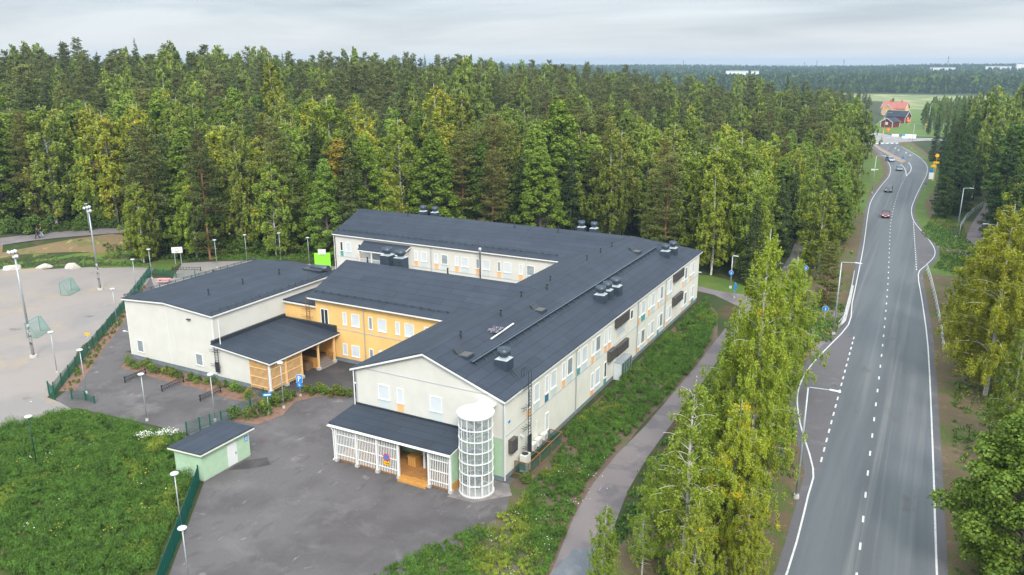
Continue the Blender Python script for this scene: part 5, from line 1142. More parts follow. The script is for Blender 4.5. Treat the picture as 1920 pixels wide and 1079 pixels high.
def house(name,label,x,y,rz,w,d,h,rh,wall,roofm,wins=3,chim=0,over=.5):
    """w along x (gable ends at +-x), ridge along x"""
    t=thing(name,label,'house',(x,y,0),rz); b=MB(); b.box(-w/2,w/2,-d/2,d/2,0,h)
    for s in (-1,1):
        xx=s*w/2; b.add([(xx,-d/2,h),(xx,d/2,h),(xx,0,h+rh),(xx-s*.3,-d/2,h),(xx-s*.3,d/2,h),(xx-s*.3,0,h+rh)],[(0,1,2),(5,4,3),(0,3,4,1),(1,4,5,2),(2,5,3,0)])
    b.build('wall',wall,t); k=rh/(d/2); b=MB(); o_=over
    for s in (-1,1): b.slab([(-w/2-o_,s*(d/2+o_),h-k*o_+.12),(w/2+o_,s*(d/2+o_),h-k*o_+.12),(w/2+o_,0,h+rh+.12),(-w/2-o_,0,h+rh+.12)],.12)
    rf=b.build('roof',roofm,t)
    for c in range(chim): MB().box(-w/4+c*w/2-.5,-w/4+c*w/2+.5,-.4,.4,h+rh-.5,h+rh+1.3).build('chimney',mat('chimney_brick',(.50,.18,.10),.8) if 'chimney_brick' not in MATS else MATS['chimney_brick'],rf)
    m=MB()
    for s in (-1,1):
        for q in (-1,1): m.box(s*w/2-.12,s*w/2+.12,q*d/2-.12,q*d/2+.12,0,h)
        m.beam((s*(w/2+o_),-d/2-o_,h-k*o_-.05),(s*(w/2+o_),0,h+rh-.05),.08,.3); m.beam((s*(w/2+o_),d/2+o_,h-k*o_-.05),(s*(w/2+o_),0,h+rh-.05),.08,.3)
    m.build('trim',white,t)
    for i in range(wins):
        xx=-w/2+w*(i+.5)/wins; f=MB().box(xx-.7,xx+.7,-d/2-.06,-d/2-.002,h*.4,h*.4+1.5).build('window',white,t); MB().box(xx-.5,xx+.5,-d/2-.08,-d/2-.062,h*.4+.2,h*.4+1.3).build('pane',glassd,f)
    for s in (1,-1):
        f=MB().box(s*w/2 if s>0 else -w/2-.06,w/2+.06 if s>0 else -w/2,-.7,.7,h*.45,h*.45+1.5).build('window',white,t)
    return t
redw=mat('falu_red_boards',(.20,.035,.03),.85,var=.1); yelw=mat('ochre_boards',(.80,.46,.17),.8,var=.05); redt=mat('red_roof_sheet',(.36,.12,.095),.6,var=.1,scale=.5)
house('red_barn','small dark red barn with white corners, nearest of the farm buildings',4.3,446,R(66),8,6.6,3.0,2.0,redw,roof_x,0)
house('red_barn','larger dark red barn with slate roof and two small windows behind the small one',6.0,486,R(-20),12,7.6,3.9,3.0,redw,roof_x,0)
house('farmhouse','yellow farmhouse with a broad red roof and chimneys beyond the red barns',0.5,566,R(-14),15,9.5,5.0,3.8,yelw,redt,5,2,.7)
house('farmhouse','front gabled wing of the yellow farmhouse under the red roof',-2.4,560,R(66),7.5,6.0,4.8,2.8,yelw,redt,0,0,.4)
# far white buildings and masts
def block(x,y,z,w,d,h,label,rz=0):
    t=thing('distant_building',label,'building',(x,y,z),rz); MB().box(-w/2,w/2,-d/2,d/2,0,h).build('wall',white,t); MB().box(-w/2-.4,w/2+.4,-d/2-.4,d/2+.4,h,h+.8).build('roof',galv,t)
    for k in range(max(1,int(w/9))): MB().box(-w/2+3+k*9,-w/2+7+k*9,-d/2-.15,-d/2,h*.4,h*.6).build('window_band',gl_mid,t)
block(-267,1416,float(hfun(-267,1416)),13,14,20,'white tower block rising out of the far wood',R(12)); block(-300,1425,float(hfun(-300,1425)),38,14,20,'long white building beside the far white tower block',R(12))
block(20,1947,float(hfun(20,1947)),48,30,18,'low wide white hall on the far wooded ridge')
block(150,2140,float(hfun(150,2140)),90,30,17,'pale long hall at the far right of the ridge'); block(175,2100,float(hfun(175,2100)),22,30,23,'white square building at the far right of the ridge')
for i,(px,d,h) in enumerate(((1266,2400,33),(1483,2400,30),(1505,2500,34),(1553,2450,36),(1739,2400,40))):
    az=math.atan((px-960)/1493/math.cos(R(8)))-R(27.8); x=CAM[0]+d*math.sin(az); y=CAM[1]+d*math.cos(az); z=float(hfun(x,y))
    t=thing('radio_mast','thin lattice radio mast on the far ridge, %s from the left'%['first','second','third','fourth','fifth'][i],'radio mast',(x,y,z),group='radio masts on the far ridge')
    MB().tube([(0,0,0),(0,0,h)],[1.0,.45],4).build('mast',slate_m,t); MB().box(-1.6,1.6,-.5,.5,h*.86,h*.9).build('antenna',slate_m,t)

# ------------------------------------------------------------------ trees
bark_b=mat('birch_bark',(.56,.53,.47),.8,col2=(.08,.07,.06),scale=2.2,stretch=(1,1,2.5),ramp=(.56,.62))
bark_p=mat('pine_bark',(.27,.13,.07),.85,var=.3,scale=1.5)
bark_s=mat('spruce_bark',(.10,.07,.05),.9,var=.3,scale=1.5); bark_d=mat('grey_bark',(.17,.14,.11),.9,var=.3,scale=1.5)
L_birch=leafmat('birch_leaves',(.130,.198,.020),(.285,.345,.044),(.46,.38,.035),ythr=.68,yscale=.55,transl=.25)
L_pine=leafmat('pine_needles',(.082,.106,.022),(.195,.208,.048),(.11,.10,.04),ythr=.75,transl=.12,var=.18)
L_spruce=leafmat('spruce_needles',(.042,.074,.018),(.105,.140,.030),(.07,.09,.03),ythr=.9,transl=.1,var=.18)
L_broad=leafmat('broad_leaves',(.084,.148,.016),(.195,.262,.032),(.28,.24,.02),ythr=.72,yscale=.3,transl=.2)
def unit(v): return v/np.maximum(1e-6,np.linalg.norm(v,axis=-1,keepdims=True))
def quads(P,Nn,size,aspect=1.0,g=None,vert=False,diamond=True):
    """one small leaf-clump face per point; returns V,F"""
    n=len(P); g=g or rng
    Nn=unit(Nn); a=g.normal(size=(n,3))
    if vert: a=np.tile([0,0,1.],(n,1))+.35*a
    u=unit(np.cross(Nn,a)); v=np.cross(Nn,u); s=(size*g.uniform(.65,1.35,n))[:,None]
    if diamond: V=np.stack([P+u*s*.5,P+v*s*.5*aspect,P-u*s*.5,P-v*s*.5*aspect],1)
    else: V=np.stack([P+(u+v*aspect)*s*.5,P+(-u+v*aspect)*s*.5,P-(u+v*aspect)*s*.5,P+(u-v*aspect)*s*.5],1)
    F=np.arange(4*n).reshape(n,4); return V.reshape(-1,3),F
def limb_mesh(name,paths,m,sides=5):
    mb=MB()
    for pts,rad in paths: mb.tube(pts,rad,sides)
    me=bpy.data.meshes.new(name); me.from_pydata(mb.v,[],mb.f); me.polygons.foreach_set('use_smooth',[True]*len(me.polygons)); me.materials.append(m); return me
def leaf_mesh(name,P,Nn,size,m,**k):
    V,F=quads(P,Nn,size,**k); me=bpy.data.meshes.new(name); me.from_pydata(V,[],F); me.materials.append(m); me.update(); return me
def trunk_path(H,r0,g,lean=.02,n=9,wob=.12):
    pts=[];rad=[]; off=np.zeros(2); d=g.normal(size=2)*lean
    for i in range(n):
        t=i/(n-1); off=off+g.normal(size=2)*wob*(1 if i else 0)*.5+d*H/n; pts.append((off[0],off[1],H*t-.2*(i==0))); rad.append(r0*(1-t)**.8+.02)
    return pts,rad
def tp(pts,t):
    k=t*(len(pts)-1); i=min(int(k),len(pts)-2); f=k-i; return np.array(pts[i])*(1-f)+np.array(pts[i+1])*f
def gen_birch(seed,H=18,Rm=2.9,z0=.16,nb=46,nl=9000,ls=.22,shape='cone',bare=0.0,twigs=True):
    g=np.random.default_rng(seed); pts,rad=trunk_path(H,.15*H/18,g,.012); paths=[(pts,rad)]
    P=[];Nn=[]; tot=0; info=[]
    for i in range(nb):
        t=z0+(.97-z0)*((i+g.uniform(0,.8))/nb)**.92; tt=(t-z0)/(1-z0); az=i*2.4+g.normal()*.35
        prof=min(1,.45+tt*2.6)*(1-tt)**.62 if shape=='cone' else min(1,.5+tt*2.2)*(1-tt**2.6)**.8
        L=Rm*prof*g.uniform(.6,1.12)+.25; b=tp(pts,t); d=np.array([math.cos(az),math.sin(az),0])
        el=1.15-.35*(1-tt); bp=[]
        for s in np.linspace(0,1,6): bp.append(b+d*L*s+np.array([0,0,L*(el*s-.62*s*s)]))
        info.append((bp,L,tt)); 
        if L>.7 and twigs: paths.append((bp,[max(.012,.05*L/Rm*(1-.8*k/5)) for k in range(6)]))
    Ls=np.array([q[1]**1.35 for q in info]); cnt=(nl*Ls/Ls.sum()).astype(int)
    for (bp,L,tt),c in zip(info,cnt):
        if c<3 or g.uniform()<bare: continue
        bp=np.array(bp); ns=max(3,int(5*L)); sa=g.uniform(.28,1.02,ns)**.8*5; i0=np.clip(sa.astype(int),0,4); f=(sa-i0)[:,None]
        anc=bp[i0]*(1-f)+bp[i0+1]*f+g.normal(size=(ns,3))*np.array([.16*L,.16*L,.10*L]); ln=g.uniform(.35,1.25,ns)*(.5+.28*L)
        k=g.integers(0,ns,c); u=g.uniform(0,1,c)**.8
        p=anc[k]+g.normal(size=(c,3))*.11*(1-.3*u[:,None]); p[:,2]-=u*ln[k]; P.append(p)
        o=p-np.array([0,0,0]); ax=np.array([tp(pts,tt)[0],tp(pts,tt)[1]]); n_=np.concatenate([unit(p[:,:2]-ax)*.55,np.full((c,1),.55)],1)+g.normal(size=(c,3))*.55; Nn.append(n_)
    P=np.concatenate(P);Nn=np.concatenate(Nn); return limb_mesh('birch_trunk',paths,bark_b), leaf_mesh('birch_crown',P,Nn,ls,L_birch,aspect=1.5,vert=True,g=g)
def gen_pine(seed,H=20,Rm=2.6,z0=.42,nl=5000,ls=.34,twigs=True):
    g=np.random.default_rng(seed); pts,rad=trunk_path(H,.19*H/20,g,.01); paths=[(pts,rad)]; P=[];Nn=[];W_=[]
    t=z0; pads=[]
    while t<.985:
        tt=(t-z0)/(1-z0)
        for k in range(g.integers(3,6)):
            az=g.uniform(0,6.28); prof=min(1,.55+tt*1.6)*(1-tt)**.42; L=Rm*prof*g.uniform(.55,1.1)+.2; b=tp(pts,min(.99,t+g.normal()*.006)); d=np.array([math.cos(az),math.sin(az),0])
            up=.05+.55*tt; tip=b+d*L+np.array([0,0,L*up]); mid=b+d*L*.5+np.array([0,0,L*up*.3])
            if twigs and L>.6: paths.append(([b,mid,tip],[.045,.03,.012]))
            for s in (.45,.72,.98):
                if L*s<.3: continue
                q=b+d*L*s+np.array([0,0,L*up*s*s]); pads.append((q+g.normal(size=3)*.12,.22+.20*L*(.6+.4*s)*.7))
        t+=g.uniform(.022,.042)
    pads.append((tp(pts,.99),.4)); A=np.array([q[1]**2 for q in pads]); cnt=np.maximum(3,(nl*A/A.sum()).astype(int))
    for (q,r),c in zip(pads,cnt):
        w=g.normal(size=(c,3))*np.array([.55,.55,.18])*r*1.15; P.append(q+w); Nn.append(g.normal(size=(c,3))*.65+np.array([0,0,.75]))
    return limb_mesh('pine_trunk',paths,bark_p), leaf_mesh('pine_crown',np.concatenate(P),np.concatenate(Nn),ls,L_pine,aspect=.55,g=g)
def gen_spruce(seed,H=21,Rm=2.8,z0=.06,nl=6500,ls=.34):
    g=np.random.default_rng(seed); pts,rad=trunk_path(H,.18*H/21,g,.005,wob=.04); P=[];Nn=[]; br=[]; t=z0
    while t<.99:
        tt=(t-z0)/(1-z0)
        for k in range(5 if tt<.8 else 4):
            L=Rm*(1-tt)**.82*g.uniform(.72,1.1)*(min(1,.75+tt*3))+.12; br.append((t+g.normal()*.004,g.uniform(0,6.28),L))
        t+=.019+.012*(1-tt)
    A=np.array([b[2]**1.5 for b in br]); cnt=np.maximum(2,(nl*A/A.sum()).astype(int))
    for (t,az,L),c in zip(br,cnt):
        b=tp(pts,min(.995,max(0,t))); d=np.array([math.cos(az),math.sin(az),0]); e_=np.array([-d[1],d[0],0]); s=g.uniform(.12,1,c)**.75
        lat=g.normal(size=c)*(.20*L*(1.1-s)+.07); z=L*(-.42*s+.22*s*s)-abs(g.normal(size=c))*.13*(1+L*.35)-abs(lat)*.3
        P.append(b+d*(L*s)[:,None]+e_*lat[:,None]+np.array([0,0,1.])*z[:,None]); Nn.append(np.array([0,0,.8])+d*.35+g.normal(size=(c,3))*.45)
    top=tp(pts,.995); return limb_mesh('spruce_trunk',[(pts,rad)],bark_s), leaf_mesh('spruce_crown',np.concatenate(P),np.concatenate(Nn),ls,L_spruce,aspect=.6,g=g)
def gen_broad(seed,H=15,Rm=3.6,z0=.12,nl=9000,ls=.26,nc=70,twigs=True,lm=None,cs=1.0):
    g=np.random.default_rng(seed); pts,rad=trunk_path(H*.9,.2*H/15,g,.015); paths=[(pts,rad)]; cl=[]
    for i in range(nc):
        tt=((i+.5)/nc)**.85; az=i*2.4+g.normal()*.3; prof=(min(1,.5+1.9*tt))*(1-tt**1.7)**.75; zz=H*(z0+(1-z0)*tt)*.97
        rr_=Rm*prof*g.uniform(.45,1.0); c=tp(pts,min(1,zz/H))*np.array([1,1,0])+np.array([rr_*math.cos(az),rr_*math.sin(az),zz]); cr_=g.uniform(.55,1.15)*(.55+.3*prof)*Rm/3.0*cs
        cl.append((c,cr_))
        if twigs and rr_>1: b=tp(pts,max(.05,min(1,(zz-rr_*.8)/H/.9))); paths.append(([b,(b+c)/2+np.array([0,0,.1*rr_]),c],[.06,.04,.015]))
    A=np.array([c[1]**2 for c in cl]); cnt=(nl*A/A.sum()).astype(int); P=[];Nn=[]
    for (c,r),n_ in zip(cl,cnt):
        w=unit(g.normal(size=(n_,3))+np.array([0,0,.35])); rad_=r*(g.uniform(.35,1.05,n_)**.6)[:,None]; p=c+w*rad_*np.array([1.1,1.1,.75]); P.append(p); o=unit(c*np.array([1,1,0])+1e-3); Nn.append(w*.7+np.array([0,0,.35])+g.normal(size=(n_,3))*.45)
    return limb_mesh('tree_trunk',paths,bark_d), leaf_mesh('leafy_crown',np.concatenate(P),np.concatenate(Nn),ls,lm or L_broad,aspect=1.1,g=g)
PROTO={}
def lib(kind,lod,lst): PROTO[(kind,lod)]=lst
lib('birch',0,[gen_birch(1,20,3.9,.06,96,64000,.095,bare=.06),gen_birch(2,19,3.5,.06,90,60000,.095,'cone',.04),gen_birch(3,21,3.4,.06,96,60000,.095,'cone',.10),gen_birch(4,16,2.3,.2,60,18000,.095,'cone',.25)])
lib('birch',1,[gen_birch(11,18,3.1,.07,60,21000,.18,'round'),gen_birch(12,19,2.7,.09,58,19000,.18,'cone'),gen_birch(13,17,3.2,.06,60,21000,.18,'round'),gen_birch(14,18,2.8,.10,56,19000,.18,'cone')])
lib('birch',2,[gen_birch(21,18,2.7,.25,34,6000,.30,'cone',0,False),gen_birch(22,17,2.8,.3,34,6000,.30,'round',0,False)])
lib('pine',1,[gen_pine(31,20,2.8,.24,12500,.24),gen_pine(32,21,2.6,.36,11500,.24),gen_pine(33,18,2.9,.07,15000,.24)])
lib('pine',2,[gen_pine(41,20,2.5,.45,5200,.35,False),gen_pine(42,19,2.3,.4,5200,.35,False)])
lib('spruce',1,[gen_spruce(51,21,3.0,.03,17000,.23),gen_spruce(52,20,2.5,.03,15000,.23),gen_spruce(53,18,2.8,.01,16000,.23)])
lib('spruce',2,[gen_spruce(61,21,2.5,.1,4500,.38),gen_spruce(62,20,2.1,.1,4200,.38)])
lib('broad',0,[gen_broad(71,12,4.2,.08,42000,.15,150,cs=.72)])
lib('broad',1,[gen_broad(81,16,3.3,.07,18000,.20,110,cs=.85),gen_broad(82,17,2.9,.08,17000,.20,110,cs=.85),gen_broad(83,15,3.2,.04,18000,.20,110,cs=.85)])
lib('broad',2,[gen_broad(91,16,3.0,.2,6000,.32,60,False),gen_broad(92,17,2.7,.2,6000,.32,60,False)])
lib('bush',1,[gen_broad(101,2.0,1.2,.0,900,.17,18,False,cs=1.5),gen_broad(102,2.4,1.3,.0,1000,.17,18,False,cs=1.5)])
lib('shrub',1,[gen_broad(111,.8,.45,.0,420,.085,14,False,cs=1.6),gen_broad(112,.7,.5,.0,420,.085,14,False,cs=1.6)])
NOMH={'birch':{0:(20,19,21,16),1:(18,19,17,18),2:(18,17)},'pine':{1:(20,21,18),2:(20,19)},'spruce':{1:(21,20,18),2:(21,20)},'broad':{0:(12,),1:(16,17,15),2:(16,17)},'bush':{1:(2,2.4)},'shrub':{1:(.8,.7)}}
NAMES={'birch':'birch_tree','pine':'pine_tree','spruce':'spruce_tree','broad':'leafy_tree','bush':'bush','shrub':'shrub'}
CATS={'birch':'birch','pine':'pine','spruce':'spruce','broad':'tree','bush':'bush','shrub':'shrub'}
tr_=random.Random(99)
def plant(kind,lod,x,y,h,label,group=None,tint=None,v=None,wid=1.0,z=None):
    ls=PROTO[(kind,lod)]; i=v if v is not None else tr_.randrange(len(ls)); nh=NOMH[kind][lod][i]; s=h/nh; w=s*wid*tr_.uniform(.93,1.07)
    t=thing(NAMES[kind],label,CATS[kind],(x,y,(float(hfun(x,y)) if z is None else z)),tr_.uniform(0,6.28),group); t.scale=(w,w,s)
    tk=bpy.data.objects.new('trunk' if kind not in ('bush','shrub') else 'stem',ls[i][0]); cr_=bpy.data.objects.new('crown' if kind not in ('bush','shrub') else 'foliage',ls[i][1])
    for o in (tk,cr_): link(o); o.parent=t
    if tint is None:
        k=tr_.uniform(.68,1.25); tint=(k*tr_.uniform(.88,1.14),k,k*tr_.uniform(.85,1.1))
    cr_.color=(*tint,1); return t
# near birches between the path and the road, placed one by one
G='young birches between the cycle path and the road'
NB=[(14.4,-4.4,8,0,(1.03,1.08,0.80),'low broad birch between the bare slim birch and the path'),(15.4,.8,10.5,1,(0.99,1.05,0.75),'round topped green birch left of the forked pale trunk'),(13.6,8.6,8,0,(0.95,1.05,0.80),'small green birch whose twigs reach over the path edge'),(20.0,-1.8,10,1,(1.12,1.08,0.65),'golden birch right of the bottom orange cluster'),(19.2,4.0,23,2,(1.20,1.15,0.70),'tallest birch between path and road, narrow gold tipped crown'),
 (17.0,-6.6,15.5,3,(1.16,1.15,0.80),'slim birch with bare white trunk standing over the cycle path'),
 (19.2,-2.6,12.5,1,(1.20,1.08,0.60),'birch with orange leaf clusters at the bottom of the strip'),
 (14.6,-7.4,5.6,3,(0.86,0.94,0.90),'small thin birch at the bottom edge beside the path'),
 (17.2,5.5,14.5,1,(1.12,1.13,0.75),'birch with pale forked trunk left of the tallest one'),
 (15.2,14.5,12,0,(0.99,1.08,0.80),'broad green birch leaning over the cycle path bend'),
 (13.8,21,12,2,(1.03,1.11,0.80),'green birch beside the straight of the path, below the school corner'),
 (15.2,29,14,1,(1.12,1.13,0.75),'pale yellow green birch in the upper half of the strip'),
 (13.3,35.5,13,3,(1.16,1.20,0.95),'pale birch nearest the path junction'),
 (16.2,40,13,1,(1.12,1.13,0.75),'second tall birch at the upper end of the strip'),
 (17.6,21.5,15,0,(1.03,1.06,0.70),'dense birch behind the near road lamp'),
 (17.6,13.6,12,1,(0.99,1.05,0.70),'leafy birch directly behind the near road lamp pole'),
 (18.6,-9.8,8.5,0,(1.20,1.08,0.60),'orange tinged birch cut by the bottom edge'),
 (21.0,-5.6,8.0,2,(1.20,1.03,0.50),'low golden birch at the road edge by the bottom'),
 (12.8,-10.4,7,2,(1.03,1.11,0.80),'low green birch at the bottom edge right of the path'),
 (17.4,30.5,15,1,(1.12,1.13,0.75),'birch close to the left edge line of the bus bay')]
for x,y,h,v,tn,lb in NB: plant('birch',0,x,y,h,lb,G,tn,v,1.18 if h<20 else .85)
# right hand trees
plant('broad',0,37.2,4.2,13.5,'big fresh green maple like tree overhanging the right edge line','trees right of the road',(1.0,1.05,.9),0,1.12)
plant('birch',0,37.6,12.5,12,'green birch directly above the big bottom right tree','trees right of the road',(.85,.95,.8),1,1.2)
plant('birch',0,40.5,19,13,'green birch at the right picture edge, middle height','trees right of the road',(.85,.95,.8),0,1.2)
plant('birch',0,37.8,27,11.5,'yellow green birch beside the brown verge','trees right of the road',(1.0,1,.7),2,1.25)
plant('birch',0,36.6,40,20.5,'tallest yellow birch right of the road','trees right of the road',(1.6,1.28,.48),0,1.25)
plant('birch',0,35.2,47,17.5,'bright yellow birch touching the right railing','trees right of the road',(1.6,1.25,.42),1,1.35)
plant('birch',0,39.8,47,18,'second yellow birch behind the tallest yellow one','trees right of the road',(1.35,1.15,.55),2,1.2)
plant('birch',0,42.0,34,15,'green and gold birch at the right edge below the path lamp head','trees right of the road',(1,1,.7),1,1.2)
plant('birch',1,35.6,56,14.5,'green birch just behind the right railing','trees right of the road',(1.25,1.15,.65),0,1.35)
plant('birch',1,36.4,64,14,'dim green birch behind the railing end','trees right of the road',(1.0,1.02,.75),1,1.3)
plant('birch',1,41.5,66,16,'green birch right of the yellow group','trees right of the road',(.85,1,.8),2)
for x,y,h in ((45.5,118,23),(48.5,127,24),(46,136,22),(51,119,22),(45.2,104,17),(44.8,93,16)): plant('birch',1,x,y,h,'tall birch over the right hand path at the picture edge','tall birches right of the right hand path',(.9,1,.85),wid=1.35)
# spruces by the right hand path
k=0
for x,y,h in ((31.6,152,19),(33.0,158,22),(32.2,166,21),(34.0,172,23),(32.6,180,20),(35.2,165,22),(34.4,188,22),(32.0,196,19),(36.4,182,24),(37.2,196,24),(33.4,208,20),(32.6,224,19),(32.4,240,18),(35,216,22),(31,256,18),(28.4,275,17),(35,232,22)):
    plant('spruce',1,x,y,h,'dark spruce in the row along the right side of the road','dark spruces along the right road edge',(.72,.85,.8),wid=1.05)
plant('pine',1,17.2,66.5,9.5,'small spreading pine behind the left bridge railing','trees left of the road',(1,1,.9),2,1.5)
plant('pine',1,-14.6,84,16,'pine with bright orange trunk right behind the far school roof','pines behind the school',(1.2,1.15,1),0,1.15)
plant('birch',1,-93,38,14.5,'lone twin trunked birch standing on the grass left of the hall','edge trees by the gravel field',(1.0,.95,.7),0,1.25)
plant('birch',1,-94.4,38.6,12.5,'yellow streaked birch sharing the lone clump left of the hall','edge trees by the gravel field',(1.1,1.0,.7),1,1.3)
# ------------------------------------------------------------------ woods, tree by tree
F_=1493.; PT=R(15.7); YW=R(27.8)
fwv=np.array([-math.sin(YW)*math.cos(PT),math.cos(YW)*math.cos(PT),-math.sin(PT)]); rtv=np.array([math.cos(YW),math.sin(YW),0]); upv=np.cross(rtv,fwv)
def proj(x,y,z):
    d=np.stack([x-CAM[0],y-CAM[1],z-CAM[2]],-1); D=d@fwv; return 960+F_*(d@rtv)/D,539.5-F_*(d@upv)/D,D
g=np.random.default_rng(5); cand=[]
def grid(x0,x1,y0,y1,sp,jit=.42):
    xs,ys=np.meshgrid(np.arange(x0,x1,sp),np.arange(y0,y1,sp)); xs=xs+g.uniform(-jit,jit,xs.shape)*sp; ys=ys+g.uniform(-jit,jit,ys.shape)*sp; return xs.ravel(),ys.ravel()
def interp_x(line,y): l=sorted(line,key=lambda p:p[1]); return np.interp(y,[p[1] for p in l],[p[0] for p in l])
wood=[]
x,y=grid(-380,45,30,470,5.3)
s=-.5*(x+95)+.87*(y-42)
left=interp_x(road_l,y)
m=((s>3.5)|((s>-3.5)&(x<-52))|((x>-16)&(y>73))|((x>10.5)&(y>72)))&(x<left-4.0-np.clip((y-140)/40,0,1)*3)
m&=~((x<-98)&(s<15.5))          # bank and upper path
m&=~((x>-60)&(x<6)&(y<67.5))     # school and its yard
m&=~((x>5.3)&(x<11)&(y>55)&(y<102))  # the cycle path
m&=~((x>-34)&(x<6)&(y<72+(-x-2).clip(0,30)*.62)&(y>60))
m&=~((y>235)&(x>left-8)); m&=~((y>300)&(x>-6))
m&=~((y>325)&(x>-14))
thin=np.hypot(x-CAM[0],y-CAM[1]); m&=(g.uniform(size=len(x))<np.where(thin<210,1.0,.88)); wood.append((x[m],y[m]))
x,y=grid(33,150,60,470,5.4); rrr=interp_x(road_r,y)
m=(x>rrr+5)&(x>37.5)&~((x>36)&(x<46.5)&(y>90)&(y<200)&(np.abs(x-np.interp(y,[90,115,132,150,170,195],[40,39,37.5,39.5,41.8,45]))<3.6))&~((y<128)&(x<40.5)&(y>92))
m&=~((y>300)&(x<rrr+10)); m&=~((y>340)&(x<30)&(y<410)); wood.append((x[m],y[m]))
x,y=grid(-70,75,400,640,8.5); m=((x<-16)|(x>20+(y-400)*.02))&(g.uniform(size=len(x))<.8); wood.append((x[m],y[m]))
X_=np.concatenate([w[0] for w in wood]); Y_=np.concatenate([w[1] for w in wood]); Zg=hfun(X_,Y_)
px,py,D=proj(X_,Y_,Zg+18); vis=(D>5)&(px>-110)&(px<2030); 
px0,py0,_=proj(X_,Y_,Zg); vis&=(py0>60)
# keep the gap open where the road, the lawn and the farm are seen
dist=np.hypot(X_-CAM[0],Y_-CAM[1]); gap=(px>1636)&(px<1716)&(dist>260)&(Y_>255); vis&=~gap
X_,Y_,Zg,dist,px=X_[vis],Y_[vis],Zg[vis],dist[vis],px[vis]
# kind by place: pines on the hill, birches and broadleaf at its foot, spruces mixed in
nz_=np.sin(X_*.045+1.3)*np.cos(Y_*.038)+.6*np.sin((X_+Y_)*.083)+g.normal(size=len(X_))*.55
hill=Zg>4.2
left_edge=(dist<215)&(X_<-40)
u=g.uniform(size=len(X_)); kinds=[]
for i in range(len(X_)):
    if hill[i]:
        c='pine' if nz_[i]>.15 else ('birch' if u[i]<.52 else ('spruce' if u[i]<.72 else ('broad' if u[i]<.82 else 'pine')))
        if dist[i]>300 and u[i]>.45: c='pine' if u[i]<.88 else 'spruce'
    elif X_[i]>34: c='spruce' if nz_[i]>.15 else ('birch' if u[i]<.45 else 'broad')
    elif X_[i]>2: c='birch' if nz_[i]>-.4 else ('broad' if u[i]<.6 else 'spruce')
    elif left_edge[i]: c='birch' if u[i]<.36 else ('pine' if u[i]<.60 else ('spruce' if u[i]<.80 else 'broad'))
    elif dist[i]<230: c='broad' if nz_[i]>.25 else ('birch' if u[i]<.62 else ('pine' if u[i]<.76 else 'spruce'))
    else: c='pine' if nz_[i]>.1 else ('birch' if u[i]<.5 else ('broad' if u[i]<.7 else 'spruce'))
    kinds.append(c)
kinds=np.array(kinds); order=np.argsort(dist); used={'birch':0,'pine':0,'spruce':0,'broad':0}; CAP={'birch':255,'pine':290,'spruce':255,'broad':290}
rest=[]
LAB={'birch':('green birch in the wood %s','birches in the wood %s'),'pine':('pine in the wood %s','pines in the wood %s'),'spruce':('spruce in the wood %s','spruces in the wood %s'),'broad':('leafy tree in the wood %s','leafy trees in the wood %s')}
HH={'birch':(16.5,3.2),'pine':(16.6,2.7),'spruce':(16.2,4.0),'broad':(15.4,3.0)}
for i in order:
    k=kinds[i]; x,y=float(X_[i]),float(Y_[i]); h=g.normal(HH[k][0],HH[k][1]); h=max(9,h)
    if left_edge[i] and dist[i]<200: h*=1.25
    if x>2 and x<34 and dist[i]>150: h*=.92
    if dist[i]>440: h=min(h,g.uniform(9,12.5))
    if x>5 and x<34 and y<110: h=min(h,15)
    if used[k]<CAP[k]:
        used[k]+=1; zone='right of the road' if x>30 else ('behind the gravel field' if x<-80 and dist[i]<230 else ('between the school and the road' if x>-8 and y<260 else ('on the hill behind the school' if Zg[i]>5.5 else ('close behind the school' if dist[i]<230 else 'towards the farm'))))
        edge_=dist[i]<235 and (-.5*(x+95)+.87*(y-42)<(42 if x<-95 else 16))
        col_='over the gravel field' if px[i]<330 else ('over the sports hall' if px[i]<630 else ('over the left back wing' if px[i]<840 else ('over the right back wing' if px[i]<1130 else ('over the far corner' if px[i]<1330 else ('left of the road' if px[i]<1680 else 'right of the road')))))
        row_='front row' if dist[i]<150 else ('lower rows' if dist[i]<185 else ('middle rows' if dist[i]<240 else ('upper rows' if dist[i]<320 else 'skyline row')))
        zone='%s, %s'%(col_,row_); siz_='tall' if h>HH[k][0]+1.2 else ('short' if h<HH[k][0]-1.6 else 'middling')
        tint=None; r_=tr_.random(); lb=siz_+' '+LAB[k][0]%zone
        if k=='birch' and x>-8 and x<30: tint=(1.06,1.06,.85) if r_<.5 else (1.2,1.1,.75)
        elif k=='birch' and r_>.62: tint=(tr_.uniform(1.0,1.2),tr_.uniform(1.0,1.15),tr_.uniform(.7,.95))
        elif k=='birch' and r_<.12: tint=(1.4,1.15,.7); lb=siz_+' yellowing birch in the wood %s'%zone
        elif k=='broad' and r_<.05: tint=(1.8,.95,.7); lb=siz_+' rust tinged leafy tree in the wood %s'%zone
        elif k=='broad' and r_<.35: tint=(1.15,1.15,.8)
        elif x>34: tint=(.75,.88,.85)
        plant(k,1 if dist[i]<235 else 2,x,y,h,lb,LAB[k][1]%zone,tint,wid=tr_.uniform(1.05,1.42) if k in('birch','broad') else tr_.uniform(.98,1.25),v=(2 if k in('pine','broad') else (2 if k=='spruce' else 0)) if edge_ and tr_.random()<.75 else None)
    else: rest.append((x,y,float(Zg[i]),k,h))
